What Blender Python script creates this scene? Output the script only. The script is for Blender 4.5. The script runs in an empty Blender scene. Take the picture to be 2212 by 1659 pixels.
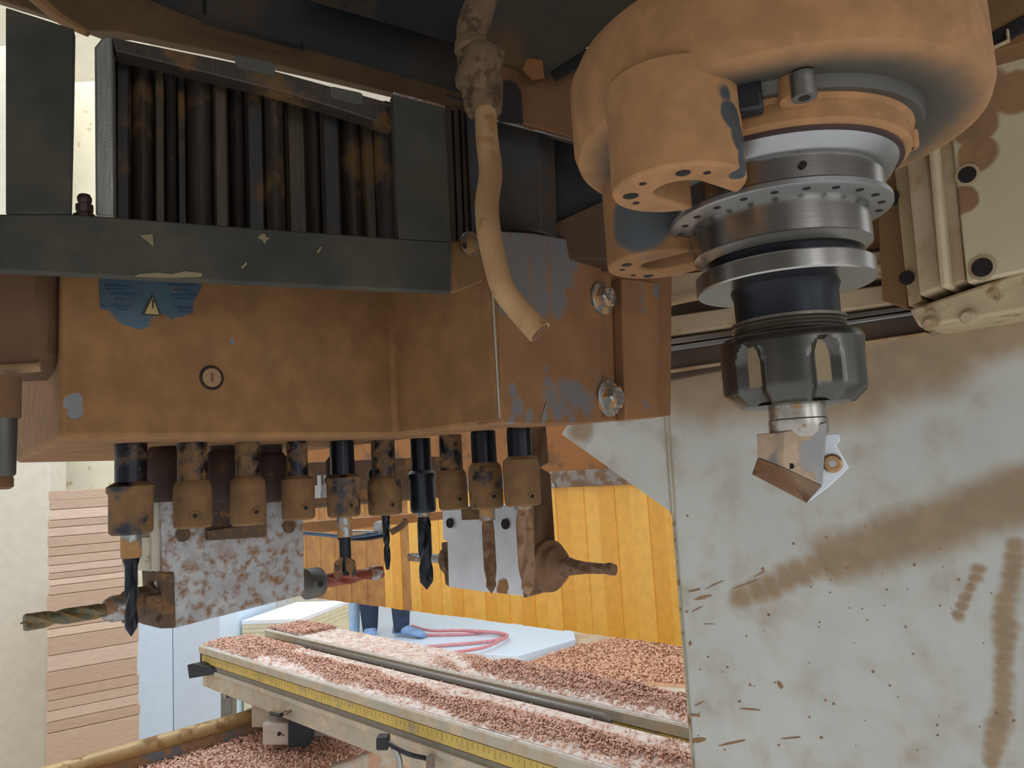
import bpy, math, random
import numpy as np
from mathutils import Vector, Matrix
random.seed(7); rng = np.random.default_rng(7)
V = Vector
# ------------------------------------------------------------------ camera
F = 1661.0; TH = math.radians(6.66); RO = math.radians(3.4); AY = math.radians(45.8)
CAM = V((0, 0, 1.25))
_r0 = V((1, 0, 0)); _u0 = V((0, -math.sin(TH), math.cos(TH))); FW = V((0, math.cos(TH), math.sin(TH)))
RT = _r0*math.cos(RO) - _u0*math.sin(RO); UP = _r0*math.sin(RO) + _u0*math.cos(RO)
# machine axes: L runs away to the left, R runs away to the right, Z up
L = V((-math.sin(AY), math.cos(AY), 0)); R = V((math.cos(AY), math.sin(AY), 0)); Z = V((0, 0, 1))
sc = bpy.context.scene
cd = bpy.data.cameras.new('camera'); cam = bpy.data.objects.new('camera', cd)
sc.collection.objects.link(cam); sc.camera = cam
cd.sensor_width = 36; cd.lens = 36*F/2212; cd.clip_start = .01; cd.clip_end = 60
m = Matrix((RT, UP, -FW)).transposed().to_4x4(); m.translation = CAM; cam.matrix_world = m
# ------------------------------------------------------------------ world and lights
w = bpy.data.worlds.new('world'); sc.world = w; w.use_nodes = True
bg = w.node_tree.nodes['Background']; bg.inputs[0].default_value = (.92, .95, 1, 1); bg.inputs[1].default_value = 1.0
sc.view_settings.view_transform = 'Standard'; sc.view_settings.look = 'None'
sc.view_settings.gamma = 1; sc.view_settings.use_curve_mapping = False; sc.view_settings.exposure = 0.0
def area(name, loc, target, sx, sy, power, col):
    d = bpy.data.lights.new(name, 'AREA'); d.shape = 'RECTANGLE'; d.size = sx; d.size_y = sy; d.energy = power; d.color = col
    o = bpy.data.objects.new(name, d); sc.collection.objects.link(o); o.location = loc
    o.rotation_euler = (V(target)-V(loc)).to_track_quat('-Z', 'Y').to_euler(); return o
area('assumed_window_light', (2.6, -1.6, 1.7), (0.2, .5, 1.2), .9, 1.4, 12, (.95, .97, 1))  # assumed window behind the camera: bare area lamp, no window modelled
area('assumed_window_light', (1.3, -2.6, 1.7), (0.2, .5, 1.2), .8, 1.4, 9, (.95, .97, 1))  # second assumed window, likewise only an area lamp behind the camera
area('assumed_gate_daylight', (-1.3, 4.2, 3.2), (-.9, 4.2, 0), 3.0, 2.6, 45, (.9, .95, 1))  # assumed daylight at the far left, an added area lamp without any gate
area('cabinet_fill_light', (-.5, 1.7, 2.7), (-1.2, 3.1, .6), .7, .7, 26, (.66, .84, 1))  # added cool lamp in mid-air, brightens the pale cabinets
area('added_warm_lamp', (-1.9, -1.6, 1.6), (0, .5, 1.3), .6, .6, 3, (1, .8, .55))  # added warm area lamp out of view behind the camera, no fixture modelled
# ------------------------------------------------------------------ helpers
def ray(x, y): return RT*((x-1106)/F) - UP*((y-829.5)/F) + FW
def P(x, y, d): return CAM + ray(x, y)*d
def on(x, y, p0, n): k = ray(x, y); return CAM + k*((p0-CAM).dot(n)/k.dot(n))
def G(x, y, z): return on(x, y, V((0, 0, z)), Z)
def srgb(c):
    if isinstance(c, str): c = [int(c[i:i+2], 16)/255 for i in (0, 2, 4)]
    return tuple(((x+.055)/1.055)**2.4 if x > .04045 else x/12.92 for x in c) + (1,)
class MB:
    def __init__(s): s.v = []; s.f = []
    def add(s, vs, fs): b = len(s.v); s.v += [V(a) for a in vs]; s.f += [tuple(b+i for i in q) for q in fs]; return s
    def prism(s, pts, vec):
        n = len(pts); pts = [V(p) for p in pts]
        return s.add(pts + [p+V(vec) for p in pts], [tuple(range(n)), tuple(range(2*n-1, n-1, -1))] + [(i, i+n, (i+1) % n+n, (i+1) % n) for i in range(n)])
    def box(s, o, a, b, c): o = V(o); return s.prism([o, o+a, o+a+b, o+b], c)
    def cbox(s, c, a, b, h): return s.box(V(c)-a/2-b/2-h/2, a, b, h)   # centred
    def rings(s, rings, caps=True):
        n = len(rings[0]); vs = [p for r in rings for p in r]; fs = []
        for k in range(len(rings)-1):
            for i in range(n):
                j = (i+1) % n; fs.append((k*n+i, k*n+j, (k+1)*n+j, (k+1)*n+i))
        if caps: fs += [tuple(range(n-1, -1, -1)), tuple((len(rings)-1)*n+i for i in range(n))]
        return s.add(vs, fs)
    def lathe(s, o, prof, ax=Z, seg=40):
        ax = V(ax).normalized(); e = (V((0, 0, 1)) if abs(ax.z) < .9 else V((1, 0, 0))).cross(ax).normalized(); g = ax.cross(e)
        return s.rings([[V(o)+ax*h+(e*math.cos(2*math.pi*i/seg)+g*math.sin(2*math.pi*i/seg))*max(r, 1e-5) for i in range(seg)] for r, h in prof])
    def tube(s, pts, rad, seg=10, sub=1):
        pts = [V(p) for p in pts]
        if not isinstance(rad, (list, tuple)): rad = [rad]*len(pts)
        if sub > 1:
            q = []; rr = []; n = len(pts)
            for i in range(n-1):
                a, b, c, d = pts[max(i-1, 0)], pts[i], pts[i+1], pts[min(i+2, n-1)]
                for k in range(sub):
                    t = k/sub; q.append(.5*((2*b)+(c-a)*t+(2*a-5*b+4*c-d)*t*t+(3*b-a-3*c+d)*t**3)); rr.append(rad[i]*(1-t)+rad[i+1]*t)
            pts = q+[pts[-1]]; rad = rr+[rad[-1]]
        e = None; rg = []
        for i, p in enumerate(pts):
            t = (pts[min(i+1, len(pts)-1)]-pts[max(i-1, 0)]).normalized()
            if e is None: e = t.orthogonal().normalized()
            e = (e-t*e.dot(t)).normalized(); g = t.cross(e)
            rg.append([p+(e*math.cos(2*math.pi*k/seg)+g*math.sin(2*math.pi*k/seg))*rad[i] for k in range(seg)])
        return s.rings(rg)
    def build(s, name, mat, parent=None, bevel=0, smooth=True, sub=0):
        me = bpy.data.meshes.new(name); me.from_pydata([tuple(a) for a in s.v], [], s.f)
        import bmesh
        b = bmesh.new(); b.from_mesh(me); bmesh.ops.recalc_face_normals(b, faces=b.faces); b.to_mesh(me); b.free()
        return link(name, me, mat, parent, bevel, smooth, sub)
def link(name, me, mat, parent=None, bevel=0, smooth=True, sub=0):
    co = np.empty(len(me.vertices)*3, np.float32); me.vertices.foreach_get('co', co); co = co.reshape(-1, 3)
    lo, hi = co.min(0), co.max(0); c = np.array([(lo[0]+hi[0])/2, (lo[1]+hi[1])/2, lo[2]]); co -= c
    me.vertices.foreach_set('co', co.ravel()); me.materials.append(mat)
    if smooth: me.shade_smooth(); me.set_sharp_from_angle(angle=math.radians(38))
    o = bpy.data.objects.new(name, me); sc.collection.objects.link(o); o.location = V(c.tolist())
    if parent:
        pl = V((0, 0, 0)); q = parent
        while q: pl = pl+V(q.location); q = q.parent
        o.parent = parent; o.location = V(c.tolist())-pl
    if bevel: bm_ = o.modifiers.new('bevel', 'BEVEL'); bm_.width = bevel; bm_.segments = 2; bm_.limit_method = 'ANGLE'; bm_.angle_limit = math.radians(35)
    if sub: ss = o.modifiers.new('sub', 'SUBSURF'); ss.levels = sub; ss.render_levels = sub
    return o
def tag(o, label=None, cat=None, group=None, kind=None):
    if label: o['label'] = label
    if cat: o['category'] = cat
    if group: o['group'] = group
    if kind: o['kind'] = kind
    return o
def thing(name, loc, label, cat, group=None):
    o = bpy.data.objects.new(name, None); o.empty_display_size = .02; sc.collection.objects.link(o); o.location = loc
    return tag(o, label, cat, group)
# ------------------------------------------------------------------ materials
def mat(name, base, rough=.6, metal=0, dust=None, cover=0., scale=60, clean=(), dusty=(), soft=.06, var=.12, bump=.15, droop=.85, streak=None, edge=.25, fine=900, bsoft=.13):
    """base surface, with dust/dirt laid over it by noise and by soft blobs (world point, radius)"""
    mt = bpy.data.materials.new(name); mt.use_nodes = True; nt = mt.node_tree; N = nt.nodes; K = nt.links
    bs = N['Principled BSDF']
    def nd(t, **k):
        n = N.new(t)
        for a, b in k.items(): setattr(n, a, b)
        return n
    def math_(op, a, b=None, clamp=False):
        n = nd('ShaderNodeMath', operation=op, use_clamp=clamp)
        for i, q in enumerate((a, b)):
            if q is None: continue
            if isinstance(q, (int, float)): n.inputs[i].default_value = q
            else: K.new(q, n.inputs[i])
        return n.outputs[0]
    def ramp(x, a, b):
        n = nd('ShaderNodeMapRange', interpolation_type='SMOOTHSTEP'); K.new(x, n.inputs[0]); n.inputs[1].default_value = a; n.inputs[2].default_value = b; return n.outputs[0]
    geo = nd('ShaderNodeNewGeometry'); pos = geo.outputs['Position']
    def noise(sca, det=4, rgh=.55, vec=None):
        n = nd('ShaderNodeTexNoise'); n.inputs['Scale'].default_value = sca; n.inputs['Detail'].default_value = det; n.inputs['Roughness'].default_value = rgh
        K.new(vec or pos, n.inputs['Vector']); return n
    def mix(f, a, b):
        n = nd('ShaderNodeMix', data_type='RGBA')
        if isinstance(f, (int, float)): n.inputs[0].default_value = f
        else: K.new(f, n.inputs[0])
        for i, q in ((6, a), (7, b)):
            if isinstance(q, tuple): n.inputs[i].default_value = q
            else: K.new(q, n.inputs[i])
        return n.outputs[2]
    def scl(c, k): return tuple(x*k for x in c[:3])+(1,)
    vec = None
    if streak:
        mp = nd('ShaderNodeMapping'); K.new(pos, mp.inputs[0]); mp.inputs['Scale'].default_value = streak; vec = mp.outputs[0]
    base = srgb(base)
    n2 = noise(scale*.6, 5, vec=vec)
    col = mix(ramp(n2.outputs[0], .3, .7), scl(base, 1-var), scl(base, 1+var))
    n3 = noise(fine, 2)
    h = n3.outputs[0]
    if dust:
        dust = tuple(a*b for a, b in zip(srgb(dust), TINT+[1])); n1 = noise(scale, 5, .6)
        wp = noise(scale*.8, 3); w_ = nd('ShaderNodeVectorMath', operation='SUBTRACT'); K.new(wp.outputs['Color'], w_.inputs[0]); w_.inputs[1].default_value = (.5, .5, .5)
        w2 = nd('ShaderNodeVectorMath', operation='SCALE'); K.new(w_.outputs[0], w2.inputs[0]); w2.inputs['Scale'].default_value = edge/scale*4
        w3 = nd('ShaderNodeVectorMath', operation='ADD'); K.new(pos, w3.inputs[0]); K.new(w2.outputs[0], w3.inputs[1]); wpos = w3.outputs[0]
        t = .5+(.5-cover)*.62
        fac = ramp(n1.outputs[0], t-soft, t+soft)
        def blobs(bl):
            out = None
            for c, r in bl:
                d = nd('ShaderNodeVectorMath', operation='DISTANCE'); K.new(wpos, d.inputs[0]); d.inputs[1].default_value = tuple(c)
                q = nd('ShaderNodeMapRange', interpolation_type='SMOOTHSTEP'); K.new(d.outputs['Value'], q.inputs[0])
                q.inputs[1].default_value = r*(1+bsoft); q.inputs[2].default_value = r*(1-bsoft); q.inputs[3].default_value = 0; q.inputs[4].default_value = 1
                out = q.outputs[0] if out is None else math_('MAXIMUM', out, q.outputs[0])
            return out
        if dusty: fac = math_('MAXIMUM', fac, blobs(dusty))
        if clean: fac = math_('MINIMUM', fac, math_('SUBTRACT', 1.0, blobs(clean)))
        dcol = mix(ramp(noise(scale*1.7, 4).outputs[0], .35, .68), scl(dust, droop), scl(dust, 1.08))
        col = mix(fac, col, dcol)
        r_ = math_('ADD', rough, math_('MULTIPLY', fac, .9-rough)); K.new(r_, bs.inputs['Roughness'])
        K.new(math_('MULTIPLY', math_('SUBTRACT', 1.0, fac), metal), bs.inputs['Metallic'])
        h = math_('ADD', math_('MULTIPLY', h, .4), math_('MULTIPLY', fac, .6))
    else:
        bs.inputs['Roughness'].default_value = rough; bs.inputs['Metallic'].default_value = metal
    K.new(col, bs.inputs['Base Color'])
    bp = nd('ShaderNodeBump'); bp.inputs['Strength'].default_value = bump; bp.inputs['Distance'].default_value = .0006; K.new(h, bp.inputs['Height']); K.new(bp.outputs[0], bs.inputs['Normal'])
    return mt
DUST = '917151'; DUSTD = '856344'
M = {}; TINT = [1, 1, 1]
M['dust'] = mat('wood_dust', DUST, .95, var=.08, scale=50, bump=.2)
M['dust_dark'] = mat('wood_dust_dark', '66482e', .95, var=.1, scale=50, bump=.2)
M['black'] = mat('black_rubber', '16161a', .5)
M['hole'] = mat('dark_bore', '1c1410', .9)
M['steel'] = mat('ground_steel', '9e9b94', .26, 1, var=.05, streak=(1, 1, 40), scale=60, bump=.02)
M['steel_dull'] = mat('dull_steel', '9a9a98', .4, 1, var=.08, bump=.05)
M['steel_dusty'] = mat('dusty_steel', '9a9a98', .4, .9, dust=DUSTD, cover=.45, scale=160)
M['grey_dusty'] = mat('grey_paint_dusty', '6a7076', .5, .2, dust=DUST, cover=.6, scale=40)
M['frame'] = mat('dark_grey_plate', '1f201c', .8, 0, dust='4a4432', cover=.40, scale=22, var=.15, soft=.35,
                 dusty=[(P(20, 520, .29), .012)], bump=.25)
# ================================================================== THE HALL
ZB = .95   # top of the work table consoles
def struct(o): o['kind'] = 'structure'; return o
mfloor = mat('concrete_floor', 'cfc2a8', .8, dust='c8a482', cover=.42, scale=1.4, var=.06, bump=.1)
struct(MB().box((-5, 1.2, -.05), V((9, 0, 0)), V((0, 9, 0)), V((0, 0, .05))).build('floor', mfloor, smooth=False))
mwall = mat('cream_wall', 'e2d8bc', .9, dust='c9b489', cover=.24, scale=26, var=.04, bump=.1, soft=.05)
mwall2 = mat('cream_pillar', 'd2c8b4', .9, dust='b09c80', cover=.12, scale=50, var=.04, bump=.1)
struct(MB().box((-4.5, 7.6, -.05), V((9, 0, 0)), V((0, .1, 0)), V((0, 0, 8))).build('wall_back', mwall2, smooth=False))
a = P(330, 1200, 3.3); d1 = V((math.cos(math.radians(12)), math.sin(math.radians(12)), 0))
a = V((a.x, a.y, -.05)); struct(MB().box(a, -d1*3.2, V((-.05, .15, 0)), V((0, 0, 4.6))).build('wall_left', mwall, smooth=False))
a = P(106, 1200, 2.95); a = V((a.x, a.y, -.05))
struct(MB().box(a, V((-1.2, -.25, 0)), V((-.02, .15, 0)), V((0, 0, 3.2))).build('wall_side', mwall2, bevel=.01, smooth=False))

shd = thing('light_shield', V((0, 0, 1.62)), 'dark sheets added out of frame above the machine head to block sky light', 'light shield')  # added unseen sheets that keep sky light off the machine head
mshd = mat('shield_paint', '5a5048', .8)
MB().box((-1.4, -1.0, 1.62), V((3.0, 0, 0)), V((0, 1.5, 0)), Z*.02).build('top_shield', mshd, shd, smooth=False)
MB().box((-1.4, -1.0, 1.36), V((1.45, 0, 0)), V((0, .02, 0)), Z*.259).build('rear_shield', mshd, shd, smooth=False)
MB().box((-1.4, -.97, 1.36), V((.02, 0, 0)), V((0, 1.2, 0)), Z*.259).build('side_shield', mshd, shd, smooth=False)
# lumber stack ------------------------------------------------------
sd = V((math.cos(math.radians(55)), math.sin(math.radians(55)), 0)); sn = V((-sd.y, sd.x, 0))
s0 = P(106, 1060, 2.25); zt = s0.z; wst = None
e1 = on(300, 1400, s0, V((0, -1, 0)).lerp(sn, .0)); 
sdir = V((.80, .60, 0)).normalized(); snrm = V((-sdir.y, sdir.x, 0)); e1 = on(300, 1400, s0, snrm); wlen = (e1-s0).dot(sdir)
woods = [mat('planed_board_%d' % i, c, .75, var=.13, streak=(6, 6, 160), scale=9, bump=.1) for i, c in enumerate(('cbb098', 'c2a58c', 'd2b89e', 'bb9d84'))]
sdep = (V((s0.x, s0.y, 0)).normalized()+V((.04, 0, 0)))*.45
ORD = 'topmost second third fourth fifth sixth seventh eighth ninth tenth eleventh twelfth thirteenth fourteenth fifteenth sixteenth seventeenth eighteenth nineteenth twentieth twenty-first twenty-second'.split()
zc = zt; k = 0; heights = [.030, .026, .030, .022, .026, .030, .026, .026, .022, .018, .018, .026, .05, .045, .024, .05, .045, .05, .03, .028, .03, .03]
while k < len(heights) and zc > .3:
    hh = heights[k]; zc -= hh; off = random.uniform(-.003, .003)
    o = MB().box(V((s0.x, s0.y, zc))+sdir*(off), sdir*(wlen+random.uniform(-.004, .004)), sdep, V((0, 0, hh-.0012))).build('wooden_board', woods[(k*7) % 4 if k % 3 else 3], bevel=.002, smooth=False)
    tag(o, 'planed reddish-brown board, %s of the tall lumber stack by the cream wall' % (ORD[k] if k == 0 else ORD[k]+' from the top'), 'board', 'boards in the lumber stack at the left'); k += 1
# something to stand on under the stack
st = tag(MB().box(V((s0.x, s0.y, 0)), sdir*wlen, sdep, V((0, 0, zc-.001))).build('stacking_crate', woods[1], bevel=.004, smooth=False), 'plain wooden crate carrying the lumber stack', 'crate')
# pale blue-white panels behind the stack ----------------------------
mpan = mat('pale_blue_laminate', 'd6e8f8', .5, var=.02); 
pr = V((.97, .24, 0)).normalized(); pn = V((-pr.y, pr.x, 0))
q0 = P(285, 1350, 2.85); q1 = on(372, 1350, q0, pn); top = P(372, 1300, 2.85).z
pa = MB().box(V((q0.x, q0.y, 0)), (q1-q0)-Z*(q1-q0).z, pn*.5, Z*top).build('white_cabinet', mpan, bevel=.003, smooth=False)
tag(pa, 'narrow pale white cabinet side right beside the lumber stack', 'cabinet')
pr2 = V((.995, -.1, 0)).normalized(); pn2 = V((.1, .995, 0)); q2 = on(475, 1350, q1, pn2)
pb = MB().box(V((q1.x, q1.y, 0))+V((.002, .0, 0)), V((q2.x-q1.x, q2.y-q1.y, 0)), pn2*.5, Z*top).build('white_cabinet', mpan, bevel=.003, smooth=False)
tag(pb, 'wider pale blue-white cabinet between the narrow white one and the table end', 'cabinet')
q3 = P(430, 1350, 3.6)
pc = MB().box(V((q3.x, q3.y, 0)), V((.32, .05, 0)), V((0, .3, 0)), Z*(P(430, 1285, 3.6).z)).build('grey_cabinet', mat('light_grey_laminate', 'c6cdd2', .6), bevel=.003, smooth=False)
tag(pc, 'light grey cabinet standing behind the pale blue-white one', 'cabinet')
# pile of white boards
wb = [mat('white_board', 'eceef0', .5, var=.02), mat('cream_board_edge', 'd9cfae', .7, var=.06)]
q4 = P(523, 1385, 3.0); base = MB().box(V((q4.x, q4.y, 0)), V((.24, -.04, 0)), V((.10, .4, 0)), Z*(P(523, 1378, 3.0).z)).build('pallet_block', wb[1], bevel=.003, smooth=False)
tag(base, 'cream block under the pile of white boards', 'block')
z0 = P(523, 1378, 3.0).z+.001
for i in range(4):
    tag(MB().box(V((q4.x, q4.y, z0+i*.0165)), V((.24, -.04, 0)), V((.10, .4, 0)), Z*.0155).build('white_board', wb[0 if i == 3 else 1], bevel=.001, smooth=False),
        'cream-edged flat board, %s in the low pile beyond the table end' % ['lowest', 'second from the bottom', 'second from the top', 'white-faced and topmost'][i], 'board', 'low pile of boards beyond the table')
# floor slab with hose ------------------------------------------------
mslab = mat('pale_blue_sheet', 'd6e6f4', .35, var=.03, scale=3)
pts = [G(1245, 1402, .0), G(1120, 1440, .0), G(560, 1400, .0), G(600, 1290, .0), G(760, 1308, .0), G(1238, 1372, .0)]
sl = MB().prism(pts, Z*.07).build('floor_slab', mslab, bevel=.006, smooth=False); tag(sl, 'pale blue-white sheet lying on the floor under the red hose', 'floor sheet')
hp = [(900, 1372), (1000, 1370), (1060, 1366), (1090, 1374), (1060, 1385), (960, 1394), (905, 1398)]
hp2 = [(890, 1352), (930, 1362), (1000, 1362), (1070, 1366), (1096, 1372), (1080, 1384), (1040, 1400), (960, 1412)]
mh = mat('red_hose', 'd08a8e', .5)
for i, (pp, lb) in enumerate(((hp, 'inner coil of pale red air hose on the pale floor sheet'), (hp2, 'outer loop of pale red air hose on the pale floor sheet'))):
    tag(MB().tube([G(x, y, .085+.02*i)+Z*0 for x, y in pp], .011, 8, 6).build('air_hose', mh), lb, 'hose')
bx_ = G(752, 1375, .072)
cr_ = MB().rings([[bx_+V((math.cos(a_)*r_, math.sin(a_)*r_, h_)) for a_ in np.linspace(0, 2*math.pi, 20, endpoint=False)] for r_, h_ in ((.085, .001), (.09, .02), (.105, .30), (.112, .30), (.112, .32), (.10, .32), (.085, .03))]).build('plastic_bucket', mat('pale_blue_plastic', 'a8c4e0', .4))
tag(cr_, 'pale blue plastic bucket standing left of the person on the floor sheet', 'bucket')
# sawdust pile on the floor
def chips(name, pts_xyz, size, mt_, label=None, parent=None, cat=None):
    n = len(pts_xyz); th_ = rng.uniform(0, 2*np.pi, n); tilt = rng.uniform(-.9, .9, n); s = size*rng.uniform(.5, 1.5, n)
    a = np.stack([np.cos(th_)*np.cos(tilt), np.sin(th_)*np.cos(tilt), np.sin(tilt)], 1); b = np.stack([-np.sin(th_), np.cos(th_), rng.uniform(-.8, .8, n)], 1)
    b /= np.linalg.norm(b, axis=1)[:, None]; nn = np.cross(a, b); p = pts_xyz
    s_ = s[:, None]; wd = s_*.38
    vs = [p-a*s_+b*wd, p-a*s_-b*wd, p-a*.2*s_-b*wd+nn*s_*.5, p-a*.2*s_+b*wd+nn*s_*.5, p+a*.8*s_-b*wd*.6+nn*s_*.1, p+a*.8*s_+b*wd*.6+nn*s_*.1]
    vv = np.stack(vs, 1).reshape(-1, 3); i0 = np.arange(n)*6
    fq = np.concatenate([np.stack([i0, i0+1, i0+2, i0+3], 1), np.stack([i0+3, i0+2, i0+4, i0+5], 1)])
    me = bpy.data.meshes.new(name); me.from_pydata(vv.tolist(), [], fq.tolist())
    o = link(name, me, mt_, parent, smooth=False); o['kind'] = 'stuff'
    if label: tag(o, label, cat)
    return o
mchip = mat('wood_shavings', 'dcb098', .9, var=.28, scale=700, bump=0); mchipl = mat('pale_wood_shavings', 'd8a988', .9, var=.15, scale=60, bump=0)
cpts = []
tri = [(1480, 1395), (1330, 1385), (1130, 1436), (1260, 1470), (1480, 1500)]
def inpoly(x, y, pl):
    c = False; j = len(pl)-1
    for i in range(len(pl)):
        if (pl[i][1] > y) != (pl[j][1] > y) and x < (pl[j][0]-pl[i][0])*(y-pl[i][1])/(pl[j][1]-pl[i][1])+pl[i][0]: c = not c
        j = i
    return c
fl = [G(x, y, 0) for x, y in ((1700, 1400), (1330, 1385), (1130, 1440), (1230, 1470), (1700, 1500))]
lo = (min(p.x for p in fl), min(p.y for p in fl)); hi = (max(p.x for p in fl), max(p.y for p in fl)); flp = [(p.x, p.y) for p in fl]
while len(cpts) < 16000:
    x = random.uniform(lo[0], hi[0]); y = random.uniform(lo[1], hi[1])
    if inpoly(x, y, flp): cpts.append((x, y, .02+.03*abs(math.sin(x*5)*math.cos(y*4))*random.random()))
bed = MB().prism([p+Z*.0005 for p in fl], Z*.02).build('sawdust_pile', mchipl); bed['kind'] = 'stuff'; tag(bed, 'layer of pale brown sawdust on the floor below the yellow curtain', 'sawdust')
chips('shavings', np.array(cpts), .012, mchipl, parent=bed)
# person standing on the sheet ----------------------------------------
def leg(name_mat, pth, parent):
    return MB().tube([p for p, _ in pth], [r for _, r in pth], 14, 4).build('trouser_leg', name_mat, parent)
D = 5.6
mj = mat('dark_navy_cloth', '2c3950', .85, var=.2, scale=20); mj2 = mat('blue_denim_cloth', '7f9cc4', .85, var=.2, scale=20)
ft = G(800, 1376, .08); D = (ft-CAM).dot(FW); pp = thing('person', ft, 'person in dark blue trousers seen only below the knee, standing beyond the table', 'person')
def leg_at(x, toe):
    g = G(x, 1372, .08)
    m1 = MB()
    prof = [(.055, .0), (.062, .05), (.07, .15), (.075, .28), (.08, .42), (.088, .55), (.1, .8), (.09, .95)]
    off = V((.03 if toe > 0 else -.01, 0, 0))
    rg = []
    for r, h in prof: rg.append([g+Z*(h+.03)+V((math.cos(t)*r, math.sin(t)*r*1.15, 0)) for t in np.linspace(0, 2*math.pi, 16, endpoint=False)])
    return m1, g, rg
for x, toe in ((800, -1), (868, 1)):
    m1, g, rg = leg_at(x, toe); m1.rings(rg); m1.build('trouser_leg', mj, pp)
    q = MB(); t = V((.13 if toe > 0 else .02, -.10, 0)); n_ = V((-t.y, t.x, 0)).normalized()
    rg = []
    for s_, hw, hh in ((-.35, .03, .05), (-.25, .045, .085), (.1, .05, .085), (.5, .05, .065), (.9, .048, .05), (1.1, .03, .03)):
        c = g+t*s_*1.3
        rg.append([c+n_*hw*math.cos(u)+Z*(hh/2+.002+hh/2*math.sin(u)) for u in np.linspace(0, 2*math.pi, 12, endpoint=False)])
    q.rings(rg).build('boot', mj2, pp)
# torso above (hidden by the curtain) keeps the figure whole
g = G(834, 1372, .08); m1 = MB(); rg = []
for r, h in ((.14, .93), (.17, 1.0), (.165, 1.15), (.15, 1.3), (.19, 1.5), (.18, 1.62), (.06, 1.7), (.055, 1.74), (.08, 1.8), (.085, 1.88), (.05, 1.95)):
    rg.append([g+Z*(h)+V((math.cos(t)*r, math.sin(t)*r*.65, 0)) for t in np.linspace(0, 2*math.pi, 16, endpoint=False)])
m1.rings(rg).build('jacket', mj2, pp)

# ================================================================== YELLOW CURTAIN
cz = .975; c0 = G(1300, 1373, cz)                         # bottom line, plane contains L and Z
def cur(x, y): return on(x, y, c0, R)
ctop = cur(1200, 1047).z; tl = (cur(560, 1290)-c0).dot(L); tr = (cur(1500, 1390)-c0).dot(L)
myel = [mat('yellow_pvc_%d' % i, c, .32, dust='a87832', cover=.12, scale=120, var=.07, bump=.05) for i, c in enumerate(('eeb244', 'e8a83a', 'f2b84e'))]
for mm in myel:
    b_ = mm.node_tree.nodes['Principled BSDF']; b_.inputs['Subsurface Weight'].default_value = 0; b_.inputs['Transmission Weight'].default_value = .0
myd = [mat('brownish_yellow_pvc_%d' % i, c, .5, dust='a8784a', cover=.5, scale=30, var=.08, bump=.05, soft=.25) for i, c in enumerate(('c8904a', 'bd8848'))]  # browner set for the strips towards the left end
cu = thing('strip_curtain', c0+Z*0, 'translucent yellow plastic strip curtain hanging beyond the work tables', 'curtain')
t = tr; k = 0
while t < tl:
    wd = .034
    a = c0+L*t+R*(.0012 if k % 2 else 0); a.z = cz+random.uniform(-.0008, .0008); top_ = ctop-.004
    bend = R*random.uniform(-.004, .004)
    mbs = MB(); n = 5; rows = []
    for j in range(n+1):
        s_ = j/n; rows.append((a+L*(wd*s_)+R*(.0008*math.sin(math.pi*s_))))
    vs = rows+[V((p.x, p.y, top_)) for p in rows]; vs2 = [v+R*.0018 for v in vs]
    m_ = n+1; fs = [(i, i+1, m_+i+1, m_+i) for i in range(n)]
    mbs.add(vs+vs2, fs+[tuple(2*m_+q for q in reversed(f)) for f in fs]+[(0, 2*m_, 2*m_+n, n), (m_, m_+n, 3*m_+n, 3*m_), (0, m_, 3*m_, 2*m_), (n, 2*m_+n, 3*m_+n, m_+n)])
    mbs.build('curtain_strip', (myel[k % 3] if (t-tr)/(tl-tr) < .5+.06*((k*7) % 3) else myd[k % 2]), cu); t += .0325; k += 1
mbar = mat('dusty_grey_bar', '8a8078', .6, .3, dust='7a6048', cover=.5, scale=60)
a = cur(1500, 1033); a = c0+L*tr; a.z = ctop-.005
bar = MB().box(a-R*.006, L*(tl-tr), R*.005, Z*.028).build('clamp_bar', mbar, cu, bevel=.001)
for x in (1202,):
    p = cur(x, 1049)-R*.007; MB().lathe(p, [(.0045, 0), (.0045, .002), (.002, .003)], -R, 12).build('screw', M['steel_dull'], cu)
mor = mat('orange_brown_paint', '96602c', .7, dust='7a5634', cover=.4, scale=14, var=.1)
hz = cur(1300, 955).z
hood = MB().box(a+Z*.024-R*.004, L*(tl-tr), R*.06, Z*.18).build('curtain_beam', mor, bevel=.003)
tag(hood, 'orange-brown dusty beam carrying the yellow strip curtain', 'beam')

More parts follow.
